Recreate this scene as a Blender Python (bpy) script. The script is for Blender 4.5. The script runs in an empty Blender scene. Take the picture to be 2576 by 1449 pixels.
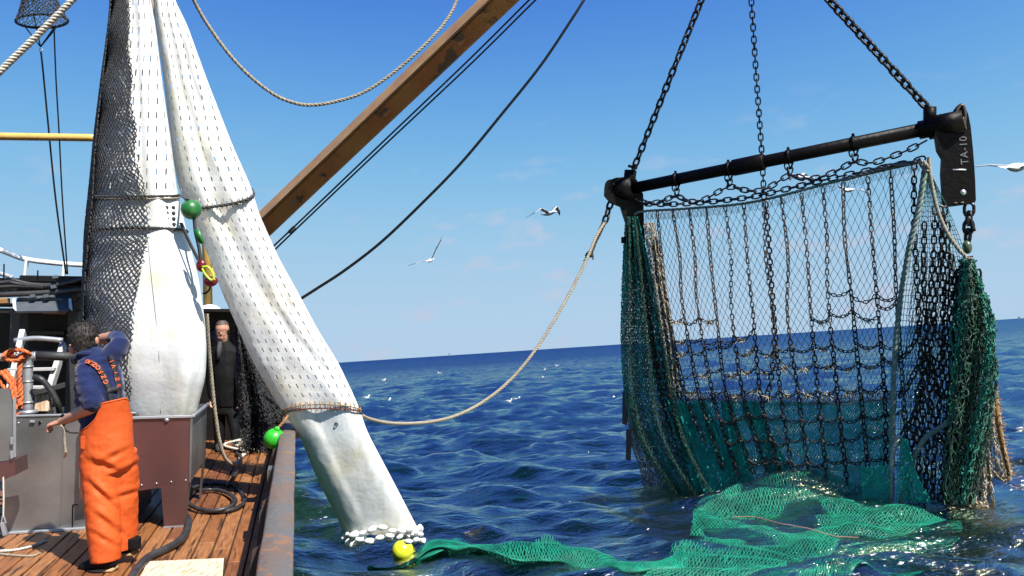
import bpy, math, random
import numpy as np
from mathutils import Vector, Matrix, noise
from mathutils.bvhtree import BVHTree

random.seed(7)
rng = np.random.default_rng(11)
rad = math.radians
scn = bpy.context.scene
COL = scn.collection

# ------------------------------------------------------------------ camera
CAM_H = 2.05
F, CX, CY = 1932.0, 1288.0, 724.5            # photo measured at 2576 x 1449
PITCH, ROLL = rad(4.70), rad(3.713)
cam_d = bpy.data.cameras.new('camera')
cam = bpy.data.objects.new('camera', cam_d)
COL.objects.link(cam)
Rc = Matrix.Rotation(rad(90) + PITCH, 3, 'X') @ Matrix.Rotation(-ROLL, 3, 'Z')
cam.matrix_world = Matrix.Translation((0, 0, CAM_H)) @ Rc.to_4x4()
cam_d.sensor_width = 36.0
cam_d.lens = 36.0 * F / 2576.0
cam_d.clip_start = 0.1
cam_d.clip_end = 60000
scn.camera = cam

# ------------------------------------------------------------------ sky
SUN_AZ, SUN_EL = rad(135), rad(50)           # clockwise from the view direction
world = bpy.data.worlds.new('World')
scn.world = world
world.use_nodes = True
wn, wl = world.node_tree.nodes, world.node_tree.links
wn.clear()
sky = wn.new('ShaderNodeTexSky')
sky.sky_type = 'NISHITA'
sky.sun_disc = False
sky.sun_elevation = SUN_EL
sky.sun_rotation = SUN_AZ
sky.altitude = 0
sky.air_density = 0.6
sky.dust_density = 0.0
sky.ozone_density = 2.0
bg = wn.new('ShaderNodeBackground')
SKY_S, EXPO = 0.15, 1.0
bg.inputs['Strength'].default_value = SKY_S
out = wn.new('ShaderNodeOutputWorld')
# small fair-weather puffs low over the horizon, all the way round
tc = wn.new('ShaderNodeTexCoord')
sep = wn.new('ShaderNodeSeparateXYZ')
mp = wn.new('ShaderNodeMapping'); mp.inputs['Scale'].default_value = (1.0, 1.0, 2.6)
mp.inputs['Location'].default_value = (0.37, 0.12, 0.0)
nz = wn.new('ShaderNodeTexNoise'); nz.inputs['Scale'].default_value = 13.0
nz.inputs['Detail'].default_value = 5.0; nz.inputs['Roughness'].default_value = 0.55
cr = wn.new('ShaderNodeValToRGB')
cr.color_ramp.elements[0].position = 0.565; cr.color_ramp.elements[0].color = (0, 0, 0, 1)
cr.color_ramp.elements[1].position = 0.71; cr.color_ramp.elements[1].color = (1, 1, 1, 1)
band = wn.new('ShaderNodeValToRGB')
be = band.color_ramp.elements
be[0].position = 0.0; be[0].color = (0.5, 0.5, 0.5, 1)
be[1].position = 0.30; be[1].color = (0.0, 0.0, 0.0, 1)
e = be.new(0.05); e.color = (0.85, 0.85, 0.85, 1)
e = be.new(0.16); e.color = (0.6, 0.6, 0.6, 1)
mul = wn.new('ShaderNodeMath'); mul.operation = 'MULTIPLY'
mix = wn.new('ShaderNodeMixRGB'); mix.inputs['Color2'].default_value = tuple(x / (SKY_S * 2 ** EXPO) for x in (0.54, 0.60, 0.76)) + (1,)
wl.new(tc.outputs['Generated'], sep.inputs[0])
wl.new(tc.outputs['Generated'], mp.inputs[0]); wl.new(mp.outputs[0], nz.inputs[0])
wl.new(nz.outputs['Fac'], cr.inputs[0]); wl.new(sep.outputs['Z'], band.inputs[0])
wl.new(cr.outputs[0], mul.inputs[0]); wl.new(band.outputs[0], mul.inputs[1])
wl.new(mul.outputs[0], mix.inputs['Fac'])
# soften the sky's contrast between zenith and horizon, as the camera did
k_ = 1.0 / (SKY_S * 2 ** EXPO)
sr = wn.new('ShaderNodeSeparateColor'); cb = wn.new('ShaderNodeCombineColor')
wl.new(sky.outputs[0], sr.inputs[0])
for ch, p_, c_, a_ in ((0, 2.5, 0.212, 0.455), (1, 3.0, 0.228, 0.63), (2, 3.3, 0.225, 0.82)):
    def nm(op, b_=None):
        q = wn.new('ShaderNodeMath'); q.operation = op
        if b_ is not None: q.inputs[1].default_value = b_
        return q
    m0, m1, m2, m3, m4 = nm('MULTIPLY', SKY_S / c_), nm('POWER', p_), nm('ADD', 1.0), nm('DIVIDE'), nm('MULTIPLY', a_ * k_)
    wl.new(sr.outputs[ch], m0.inputs[0]); wl.new(m0.outputs[0], m1.inputs[0]); wl.new(m1.outputs[0], m2.inputs[0])
    wl.new(m1.outputs[0], m3.inputs[0]); wl.new(m2.outputs[0], m3.inputs[1]); wl.new(m3.outputs[0], m4.inputs[0]); wl.new(m4.outputs[0], cb.inputs[ch])
wl.new(cb.outputs[0], mix.inputs['Color1'])
wl.new(mix.outputs[0], bg.inputs['Color']); wl.new(bg.outputs[0], out.inputs[0])

# ------------------------------------------------------------------ sun and exposure
sun_d = bpy.data.lights.new('sun', 'SUN')
sun_d.energy = 5.0
sun_d.angle = rad(0.53)
sun_d.color = (1.0, 0.955, 0.89)
sun = bpy.data.objects.new('sun', sun_d)
COL.objects.link(sun)
SUN_DIR = Vector((math.sin(SUN_AZ) * math.cos(SUN_EL), math.cos(SUN_AZ) * math.cos(SUN_EL), math.sin(SUN_EL)))
sun.rotation_euler = SUN_DIR.to_track_quat('Z', 'Y').to_euler()
sun.location = SUN_DIR * 40
scn.view_settings.view_transform = 'Standard'
scn.view_settings.look = 'None'
scn.view_settings.exposure = EXPO
scn.view_settings.gamma = 1.0
scn.view_settings.use_curve_mapping = False
scn.render.engine = 'CYCLES'
scn.cycles.use_denoising = True
try:
    scn.cycles.denoiser = 'OPENIMAGEDENOISE'
    scn.cycles.denoising_input_passes = 'RGB_ALBEDO_NORMAL'
except Exception:
    pass
scn.cycles.max_bounces = 7
scn.cycles.transparent_max_bounces = 24
scn.cycles.caustics_reflective = False
scn.cycles.caustics_refractive = False
scn.cycles.sample_clamp_indirect = 6.0

# ------------------------------------------------------------------ frames of reference
RC = np.array(Rc)
CAMP = np.array((0, 0, CAM_H))
def W(px, py, d):
    """photo pixel (2576 wide) and distance along the lens axis -> point in the world"""
    px, py, d = np.broadcast_arrays(np.asarray(px, float), np.asarray(py, float), np.asarray(d, float))
    v = np.stack([(px - CX) / F * d, -(py - CY) / F * d, -d], -1)
    return v @ RC.T + CAMP
def PX(p):
    v = (np.asarray(p) - CAMP) @ RC
    d = -v[..., 2]
    return np.stack([v[..., 0] / d * F + CX, -v[..., 1] / d * F + CY, d], -1)
def WZ(px, py, z=0.0):
    """pixel -> point on a level plane z"""
    r = W(px, py, 1.0) - CAMP
    t = (z - CAM_H) / r[..., 2]
    return CAMP + r * t[..., None] if np.ndim(t) else CAMP + r * t
# the boat: heeled to starboard, bow slightly up; x starboard, y forward, z up from the deck
EYE = 1.73
Rb = Rc @ Matrix.Rotation(rad(90 + 3.27), 3, 'X').inverted() @ Matrix.Rotation(rad(15.62), 3, 'Z')
RB = np.array(Rb)
BORG = CAMP + RB @ np.array((0, 0, -EYE))
MB4 = Matrix.Translation(Vector(BORG)) @ Rb.to_4x4()
def B(p):
    return np.asarray(p, float) @ RB.T + BORG
def toB(p):
    return (np.asarray(p, float) - BORG) @ RB
def _bray(px, py):
    return RB.T @ (W(px, py, 1.0) - CAMP)
def bz(px, py, z=0.0):
    r = _bray(px, py); return np.array((0, 0, EYE)) + r * ((z - EYE) / r[2])
def by(px, py, y):
    r = _bray(px, py); return np.array((0, 0, EYE)) + r * (y / r[1])
def bx(px, py, x):
    r = _bray(px, py); return np.array((0, 0, EYE)) + r * (x / r[0])

# ------------------------------------------------------------------ meshes
def make_mesh(name, verts, polys, mats, smooth=True, uv=None, midx=None):
    """polys: list of integer arrays (k, n), one array for each polygon size"""
    verts = np.ascontiguousarray(verts, np.float32)
    if isinstance(polys, np.ndarray):
        polys = [polys]
    polys = [np.asarray(p, np.int32) for p in polys if len(p)]
    me = bpy.data.meshes.new(name)
    loops = np.concatenate([p.ravel() for p in polys])
    tot = np.concatenate([np.full(len(p), p.shape[1], np.int32) for p in polys])
    start = np.concatenate([[0], np.cumsum(tot)[:-1]]).astype(np.int32)
    me.vertices.add(len(verts)); me.vertices.foreach_set('co', verts.ravel())
    me.loops.add(len(loops)); me.loops.foreach_set('vertex_index', loops)
    me.polygons.add(len(tot)); me.polygons.foreach_set('loop_start', start)
    me.polygons.foreach_set('loop_total', tot)
    me.polygons.foreach_set('use_smooth', np.full(len(tot), bool(smooth)))
    if midx is not None:
        me.polygons.foreach_set('material_index', np.asarray(midx, np.int32))
    me.update(calc_edges=True)
    if uv is not None:
        l = me.uv_layers.new(name='UVMap')
        l.data.foreach_set('uv', np.asarray(uv, np.float32)[loops].ravel())
    for m in (mats if isinstance(mats, (list, tuple)) else [mats]):
        me.materials.append(m)
    me.validate()
    return me

class Mb:
    """collects shapes (world coordinates) for one mesh"""
    def __init__(s):
        s.v, s.f, s.n = [], {}, 0
    def add(s, v, f):
        v = np.asarray(v, float)
        if isinstance(f, np.ndarray):
            s.f.setdefault(f.shape[1], []).append(f + s.n)
        elif len(f) and isinstance(f[0], np.ndarray):
            for a in f: s.f.setdefault(a.shape[1], []).append(a + s.n)
        else:
            for q in f:
                s.f.setdefault(len(q), []).append(np.array([q]) + s.n)
        s.v.append(v); s.n += len(v)
        return s
    def data(s):
        return np.concatenate(s.v), [np.concatenate(a) for a in s.f.values()]

def xf(v, M):
    M = np.array(M); return np.asarray(v) @ M[:3, :3].T + M[:3, 3]

def boxv(x0, x1, y0, y1, z0, z1, bev=0.0):
    if bev <= 0:
        v = np.array([(x, y, z) for z in (z0, z1) for y in (y0, y1) for x in (x0, x1)], float)
        return v, np.array([(0, 2, 3, 1), (4, 5, 7, 6), (0, 1, 5, 4), (2, 6, 7, 3), (0, 4, 6, 2), (1, 3, 7, 5)])
    b = bev; v = []; idx = {}
    X, Y, Z = (x0, x1), (y0, y1), (z0, z1)
    for i in (0, 1):
        for j in (0, 1):
            for k in (0, 1):
                sx, sy, sz = (b if i == 0 else -b), (b if j == 0 else -b), (b if k == 0 else -b)
                for a, p in enumerate(((X[i], Y[j] + sy, Z[k] + sz), (X[i] + sx, Y[j], Z[k] + sz), (X[i] + sx, Y[j] + sy, Z[k]))):
                    idx[i, j, k, a] = len(v); v.append(p)
    f = []
    for i in (0, 1): f.append([idx[i, j, k, 0] for j, k in ((0, 0), (0, 1), (1, 1), (1, 0))][::(1 if i == 0 else -1)])
    for j in (0, 1): f.append([idx[i, j, k, 1] for i, k in ((0, 0), (1, 0), (1, 1), (0, 1))][::(1 if j == 0 else -1)])
    for k in (0, 1): f.append([idx[i, j, k, 2] for i, j in ((0, 0), (0, 1), (1, 1), (1, 0))][::(1 if k == 0 else -1)])
    for i in (0, 1):
        for j in (0, 1): f.append([idx[i, j, 0, 0], idx[i, j, 1, 0], idx[i, j, 1, 1], idx[i, j, 0, 1]])
        for k in (0, 1): f.append([idx[i, 0, k, 0], idx[i, 1, k, 0], idx[i, 1, k, 2], idx[i, 0, k, 2]])
    for j in (0, 1):
        for k in (0, 1): f.append([idx[0, j, k, 1], idx[1, j, k, 1], idx[1, j, k, 2], idx[0, j, k, 2]])
    t = [[idx[i, j, k, a] for a in range(3)] for i in (0, 1) for j in (0, 1) for k in (0, 1)]
    v = np.array(v, float)
    # orient outwards
    c = v.mean(0); F4 = []
    for q in f + t:
        n = np.cross(v[q[1]] - v[q[0]], v[q[2]] - v[q[0]])
        F4.append(q if np.dot(n, v[q].mean(0) - c) > 0 else q[::-1])
    return v, F4
def obox(a, b, w, h, up=(0, 0, 1)):
    """bar from a to b, width w (sideways), height h"""
    a, b = np.asarray(a, float), np.asarray(b, float)
    t = b - a; L = np.linalg.norm(t); t /= L
    s = np.cross(t, up); s /= np.linalg.norm(s); u = np.cross(s, t)
    v, f = boxv(-w / 2, w / 2, 0, L, -h / 2, h / 2, min(w, h) * 0.12)
    return v[:, :1] * s + v[:, 1:2] * t + v[:, 2:] * u + a, f
def prism(poly3, off):
    """flat outline (k,3) thickened by the vector off"""
    p = np.asarray(poly3, float); k = len(p)
    v = np.concatenate([p, p + np.asarray(off, float)])
    f = [list(range(k))[::-1], list(range(k, 2 * k))] + [[i, (i + 1) % k, (i + 1) % k + k, i + k] for i in range(k)]
    return v, f
def crom(pts, n):
    """n points along a Catmull-Rom curve"""
    p = np.asarray(pts, float); m = len(p)
    t = np.linspace(0, m - 1, n); i = np.minimum(t.astype(int), m - 2); s = (t - i)[:, None]
    g = lambda k: p[np.clip(k, 0, m - 1)]
    p0, p1, p2, p3 = g(i - 1), g(i), g(i + 1), g(i + 2)
    p0 = np.where((i == 0)[:, None], 2 * p1 - p2, p0); p3 = np.where((i == m - 2)[:, None], 2 * p2 - p1, p3)
    return 0.5 * (2 * p1 + (p2 - p0) * s + (2 * p0 - 5 * p1 + 4 * p2 - p3) * s**2 + (3 * p1 - p0 - 3 * p2 + p3) * s**3)
def resample(p, step):
    p = np.asarray(p, float)
    d = np.concatenate([[0], np.cumsum(np.linalg.norm(np.diff(p, axis=0), axis=1))])
    n = max(2, int(round(d[-1] / step)) + 1)
    t = np.linspace(0, d[-1], n)
    return np.stack([np.interp(t, d, p[:, k]) for k in range(3)], -1)
def frames(p):
    t = np.gradient(p, axis=0); t /= np.linalg.norm(t, axis=1)[:, None] + 1e-12
    a = np.array((0, 0, 1.0)) if abs(t[0][2]) < 0.9 else np.array((1.0, 0, 0))
    s = np.cross(t[0], a); s /= np.linalg.norm(s); S = [s]
    for k in range(1, len(p)):
        s = S[-1] - t[k] * np.dot(S[-1], t[k]); s /= np.linalg.norm(s) + 1e-12; S.append(s)
    S = np.array(S); return t, S, np.cross(t, S)
def tube(p, r, n=8, caps=True):
    p = np.asarray(p, float); m = len(p); r = np.broadcast_to(np.asarray(r, float), (m,))
    t, S, U = frames(p)
    a = np.linspace(0, 2 * np.pi, n, endpoint=False)
    v = (p[:, None] + r[:, None, None] * (np.cos(a)[None, :, None] * S[:, None] + np.sin(a)[None, :, None] * U[:, None])).reshape(-1, 3)
    i = np.arange(m - 1)[:, None] * n; j = np.arange(n)[None]; k = (j + 1) % n
    q = np.stack([i + j, i + k, i + n + k, i + n + j], -1).reshape(-1, 4)
    if not caps: return v, q
    return v, [q, np.array([list(range(n))[::-1], list(range((m - 1) * n, m * n))])]
def rope3(p, R, pitch=None, n=5, step=None):
    """three-strand laid rope"""
    pitch = pitch or 7 * R
    p = resample(p, step or pitch / 9)
    t, S, U = frames(p)
    d = np.concatenate([[0], np.cumsum(np.linalg.norm(np.diff(p, axis=0), axis=1))])
    mb = Mb()
    for k in range(3):
        a = d / pitch * 2 * np.pi + k * 2 * np.pi / 3
        c = p + R * 0.5 * (np.cos(a)[:, None] * S + np.sin(a)[:, None] * U)
        mb.add(*tube(c, R * 0.56, n, caps=False))
    return mb.data()
def segs(A, Bp, r, n=3):
    """many loose straight twines"""
    A, Bp = np.asarray(A, float), np.asarray(Bp, float)
    t = Bp - A; t /= np.linalg.norm(t, axis=1)[:, None] + 1e-12
    ref = np.where(np.abs(t[:, 2:3]) < 0.9, np.array([[0, 0, 1.0]]), np.array([[1.0, 0, 0]]))
    s = np.cross(t, ref); s /= np.linalg.norm(s, axis=1)[:, None]; u = np.cross(t, s)
    a = np.arange(n) * 2 * np.pi / n
    r = np.broadcast_to(np.asarray(r, float), (len(A),))[:, None, None]
    o = r * (np.cos(a)[None, :, None] * s[:, None] + np.sin(a)[None, :, None] * u[:, None])
    v = np.concatenate([A[:, None] + o, Bp[:, None] + o], 1).reshape(-1, 3)
    b = np.arange(len(A))[:, None] * 2 * n; j = np.arange(n)[None]; k = (j + 1) % n
    return v, np.stack([b + j, b + k, b + n + k, b + n + j], -1).reshape(-1, 4)
def blobs(P, r):
    """small eight-sided knots"""
    P = np.asarray(P, float); r = np.broadcast_to(np.asarray(r, float), (len(P),))[:, None, None]
    o = np.array([(1, 0, 0), (-1, 0, 0), (0, 1, 0), (0, -1, 0), (0, 0, 1), (0, 0, -1)], float)
    f = np.array([(0, 2, 4), (2, 1, 4), (1, 3, 4), (3, 0, 4), (2, 0, 5), (1, 2, 5), (3, 1, 5), (0, 3, 5)])
    return (P[:, None] + r * o[None]).reshape(-1, 3), (np.arange(len(P))[:, None, None] * 6 + f[None]).reshape(-1, 3)
def lathe(prof, n=24, M=None):
    """prof: (radius, height) pairs about local z"""
    prof = np.asarray(prof, float); m = len(prof)
    a = np.linspace(0, 2 * np.pi, n, endpoint=False)
    v = np.stack([prof[:, None, 0] * np.cos(a), prof[:, None, 0] * np.sin(a), np.repeat(prof[:, 1:2], n, 1)], -1).reshape(-1, 3)
    i = np.arange(m - 1)[:, None] * n; j = np.arange(n)[None]; k = (j + 1) % n
    q = np.stack([i + j, i + k, i + n + k, i + n + j], -1).reshape(-1, 4)
    if M is not None: v = xf(v, M)
    return v, q
def ball(c, r, n=16, sc=(1, 1, 1), M=None):
    pr = [(math.sin(a) * 1.0 + 1e-5, -math.cos(a)) for a in np.linspace(0, math.pi, n // 2 + 1)]
    v, q = lathe(pr, n)
    v = v * np.asarray(sc) * r
    if M is not None: v = v @ np.array(M)[:3, :3].T
    return v + np.asarray(c), q
def look(d, up=(0, 0, 1)):
    """matrix whose z axis is d"""
    d = Vector(d).normalized(); u = Vector(up)
    x = u.cross(d)
    if x.length < 1e-4: x = Vector((1, 0, 0)).cross(d)
    x.normalize(); y = d.cross(x)
    return Matrix((x, y, d)).transposed()
class Surf:
    """smooth surface through a grid of control points"""
    def __init__(s, c): s.c = np.asarray(c, float)
    @staticmethod
    def w(t, n):
        x = np.clip(t, 0, 1) * (n - 1); i = np.minimum(x.astype(int), n - 2); q = x - i
        wt = np.stack([-.5*q + q*q - .5*q**3, 1 - 2.5*q*q + 1.5*q**3, .5*q + 2*q*q - 1.5*q**3, -.5*q*q + .5*q**3], -1)
        k = np.stack([i - 1, i, i + 1, i + 2], -1)
        lo, hi = k < 0, k > n - 1
        wt = wt.copy()
        # linear extrapolation at the ends
        a = np.where(lo[:, 0], wt[:, 0], 0); wt[:, 1] += 2 * a; wt[:, 2] -= a; wt[:, 0] -= a
        b = np.where(hi[:, 3], wt[:, 3], 0); wt[:, 2] += 2 * b; wt[:, 1] -= b; wt[:, 3] -= b
        return np.clip(k, 0, n - 1), wt
    def __call__(s, u, v):
        u, v = np.broadcast_arrays(np.asarray(u, float), np.asarray(v, float)); sh = u.shape
        ku, wu = s.w(u.ravel(), s.c.shape[1]); kv, wv = s.w(v.ravel(), s.c.shape[0])
        g = s.c[kv[:, :, None], ku[:, None, :]]
        return np.einsum('nab,nabk->nk', wv[:, :, None] * wu[:, None, :], g).reshape(sh + (3,))
def diamond(S, nu, nv, r, knot=0, post=None, jit=0.0, drop=0.0, wob=None, square=False, seed=1, sag=0.0):
    g = np.random.default_rng(seed)
    j, i = np.mgrid[0:nv + 1, 0:nu + 1]
    if square:
        u, v = i / nu, j / nv
    else:
        u, v = (i + 0.5 * (j % 2)) / (nu + 0.5), j / nv
    u = u + g.normal(0, jit / nu, u.shape); v = v + g.normal(0, jit / nv, v.shape)
    P = S(np.clip(u, 0, 1), np.clip(v, 0, 1))
    if wob is not None: P = P + wob(u, v)
    if post is not None: P = post(P)
    E = []
    if square:
        E.append((P[:, :-1], P[:, 1:])); E.append((P[:-1], P[1:]))
    else:
        ev, od = np.arange(0, nv, 2), np.arange(1, nv, 2)
        E += [(P[ev], P[ev + 1]), (P[ev][:, 1:], P[ev + 1][:, :-1]), (P[od], P[od + 1]), (P[od][:, :-1], P[od + 1][:, 1:])]
    A = np.concatenate([a.reshape(-1, 3) for a, b in E]); C = np.concatenate([b.reshape(-1, 3) for a, b in E])
    if drop > 0:
        k = g.random(len(A)) > drop; A, C = A[k], C[k]
    mb = Mb()
    if sag > 0:
        mid = (A + C) / 2 + g.normal(0, sag, A.shape); mb.add(*segs(A, mid, r)); mb.add(*segs(mid, C, r))
    else:
        mb.add(*segs(A, C, r))
    if knot: mb.add(*blobs(P.reshape(-1, 3), knot))
    return mb.data()
_links = {}
def link_np(p, w, ns=10, n=4, wid=2.3):
    hl, hw = p / 2 + w, wid * w
    st = max(hl - hw, 0.0); pts = []
    h = ns // 2
    for k in range(h): a = -np.pi / 2 + np.pi * k / (h - 1); pts.append((st + hw * np.cos(a), hw * np.sin(a)))
    for k in range(h): a = np.pi / 2 + np.pi * k / (h - 1); pts.append((-st + hw * np.cos(a), hw * np.sin(a)))
    c = np.array([(x, y, 0) for x, y in pts]); m = len(c)
    t = np.roll(c, -1, 0) - np.roll(c, 1, 0); t /= np.linalg.norm(t, axis=1)[:, None]
    s = np.cross(t, (0, 0, 1.0)); a = np.arange(n) * 2 * np.pi / n + np.pi / 4
    v = (c[:, None] + w * (np.cos(a)[None, :, None] * s[:, None] + np.sin(a)[None, :, None] * np.array((0, 0, 1.0)))).reshape(-1, 3)
    i = np.arange(m)[:, None]; j = np.arange(n)[None]
    q = np.stack([i * n + j, i * n + (j + 1) % n, ((i + 1) % m) * n + (j + 1) % n, ((i + 1) % m) * n + j], -1).reshape(-1, 4)
    return v, q
def chain_mats(p, pitch, roll0=0.3, jit=0.12, g=rng):
    """placement of each link along a curve: (k,3,3) axes and (k,3) centres"""
    p = resample(p, pitch); c = (p[1:] + p[:-1]) / 2
    t = p[1:] - p[:-1]; t /= np.linalg.norm(t, axis=1)[:, None]
    ref = np.where(np.abs(t[:, 2:3]) < 0.95, np.array([[0, 0, 1.0]]), np.array([[0, 1.0, 0]]))
    s = np.cross(t, ref); s /= np.linalg.norm(s, axis=1)[:, None]; u = np.cross(t, s)
    a = (roll0 + (np.arange(len(c)) % 2) * np.pi / 2 + g.normal(0, jit, len(c)))[:, None]
    y = np.cos(a) * s + np.sin(a) * u; z = np.cross(t, y)
    return np.stack([t, y, z], -1), c
def chain_np(p, pitch, w, **k):
    R, c = chain_mats(p, pitch, **k)
    v, q = link_np(pitch, w, 8, 3)
    V = np.einsum('kij,nj->kni', R, v) + c[:, None]
    return V.reshape(-1, 3), (np.arange(len(c))[:, None, None] * len(v) + q[None]).reshape(-1, 4)

# ------------------------------------------------------------------ objects
def link(o):
    COL.objects.link(o); return o
def tag(o, label=None, cat=None, group=None, kind=None):
    if label: o['label'] = label
    if cat: o['category'] = cat
    if group: o['group'] = group
    if kind: o['kind'] = kind
    return o
class Thing:
    """an Empty at the thing's base with its parts below it; shapes come in world coordinates"""
    def __init__(s, name, label, cat, loc, group=None, rot=None, kind=None):
        s.o = link(bpy.data.objects.new(name, None))
        s.o.empty_display_size = 0.1
        s.M = Matrix.Translation(Vector(loc)) @ ((rot or Matrix.Identity(3)).to_4x4())
        s.o.matrix_world = s.M; s.I = s.M.inverted()
        tag(s.o, label, cat, group, kind)
    def part(s, name, vf, mat, parent=None, smooth=True, uv=None, label=None, kind=None, midx=None):
        v, f = vf
        if not isinstance(f, (np.ndarray, list)) or (isinstance(f, list) and f and not isinstance(f[0], np.ndarray)):
            f = Mb().add(v, f).data()[1]
        me = make_mesh(name, xf(v, s.I), f, mat, smooth, uv, midx)
        o = link(bpy.data.objects.new(name, me)); o.parent = parent or s.o
        if label: o['label'] = label
        if kind: o['kind'] = kind
        return o
    def inst(s, name, me, M, parent=None):
        o = link(bpy.data.objects.new(name, me)); o.parent = parent or s.o
        o.matrix_local = s.I @ M
        return o
def solo(name, vf, mat, label, cat, loc, group=None, kind=None, smooth=True, uv=None, rot=None):
    v, f = vf
    if not isinstance(f, np.ndarray) and f and not isinstance(f[0], np.ndarray):
        f = Mb().add(v, f).data()[1]
    M = Matrix.Translation(Vector(loc)) @ ((rot or Matrix.Identity(3)).to_4x4())
    me = make_mesh(name, xf(v, M.inverted()), f, mat, smooth, uv)
    o = link(bpy.data.objects.new(name, me)); o.matrix_world = M
    return tag(o, label, cat, group, kind)
def letters(name, body, size, mat, M, parent, extrude=0.0008, offset=0.0, space=1.0):
    """lettering as a flat mesh"""
    c = bpy.data.curves.new(name, 'FONT'); c.body = body; c.size = size; c.align_x = 'CENTER'; c.align_y = 'CENTER'; c.extrude = extrude; c.offset = offset; c.space_character = space
    t = link(bpy.data.objects.new(name, c)); bpy.context.view_layer.update()
    me = bpy.data.meshes.new_from_object(t.evaluated_get(bpy.context.evaluated_depsgraph_get())); me.name = name
    bpy.data.objects.remove(t); bpy.data.curves.remove(c)
    me.materials.clear(); me.materials.append(mat)
    o = link(bpy.data.objects.new(name, me)); o.parent = parent; o.matrix_local = M
    return o
def remesh(vf, vox, smooth=3, wrinkle=None):
    v, f = Mb().add(*vf).data()
    me = make_mesh('tmp', v, f, [], True)
    ob = link(bpy.data.objects.new('tmp', me))
    m = ob.modifiers.new('r', 'REMESH'); m.mode = 'VOXEL'; m.voxel_size = vox
    sm = ob.modifiers.new('s', 'SMOOTH'); sm.factor = 0.5; sm.iterations = smooth
    bpy.context.view_layer.update()
    ev = ob.evaluated_get(bpy.context.evaluated_depsgraph_get())
    r = bpy.data.meshes.new_from_object(ev)
    n = len(r.vertices); co = np.empty(n * 3, np.float32); r.vertices.foreach_get('co', co); co = co.reshape(-1, 3).astype(float)
    no = np.empty(n * 3, np.float32); r.vertices.foreach_get('normal', no); no = no.reshape(-1, 3).astype(float)
    polys = {}
    for p in r.polygons: polys.setdefault(p.loop_total, []).append(tuple(p.vertices))
    bpy.data.objects.remove(ob); bpy.data.meshes.remove(me); bpy.data.meshes.remove(r)
    if wrinkle is not None: co = co + no * wrinkle(co)[:, None]
    return co, [np.array(a) for a in polys.values()]
def cut(vf, keep):
    """drop the faces whose centre fails keep()"""
    v, fs = vf; o = []
    for f in fs:
        c = v[f].mean(1); k = keep(c); 
        if k.any(): o.append(f[k])
    return v, o
def loft(rings, n=20, base=0.0, view=None):
    """rings: (px, py, depth offset, half width px, half depth m); closed ends"""
    R = np.asarray(rings, float)
    c = W(R[:, 0], R[:, 1], base + R[:, 2])
    t = np.gradient(c, axis=0); t /= np.linalg.norm(t, axis=1)[:, None]
    vd = -(RC[:, 2]) if view is None else view
    s = np.cross(t, vd); s /= np.linalg.norm(s, axis=1)[:, None]; u = np.cross(s, t)
    a = np.linspace(0, 2 * np.pi, n, endpoint=False)
    hw = (R[:, 3] * (base + R[:, 2]) / F)[:, None, None]; hd = R[:, 4][:, None, None]
    v = (c[:, None] + hw * np.cos(a)[None, :, None] * s[:, None] + hd * np.sin(a)[None, :, None] * u[:, None]).reshape(-1, 3)
    m = len(R); i = np.arange(m - 1)[:, None] * n; j = np.arange(n)[None]; k = (j + 1) % n
    q = np.stack([i + j, i + k, i + n + k, i + n + j], -1).reshape(-1, 4)
    return v, [list(x) for x in q] + [list(range(n))[::-1], list(range((m - 1) * n, m * n))]
def fbm(P, sc, oct_=3, seed=0.0):
    o = np.empty(len(P))
    for k, p in enumerate(P):
        o[k] = noise.fractal(Vector((p[0] * sc[0] + seed, p[1] * sc[1] + seed * 1.7, p[2] * sc[2] - seed)), 1.0, 2.0, oct_)
    return o

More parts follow.
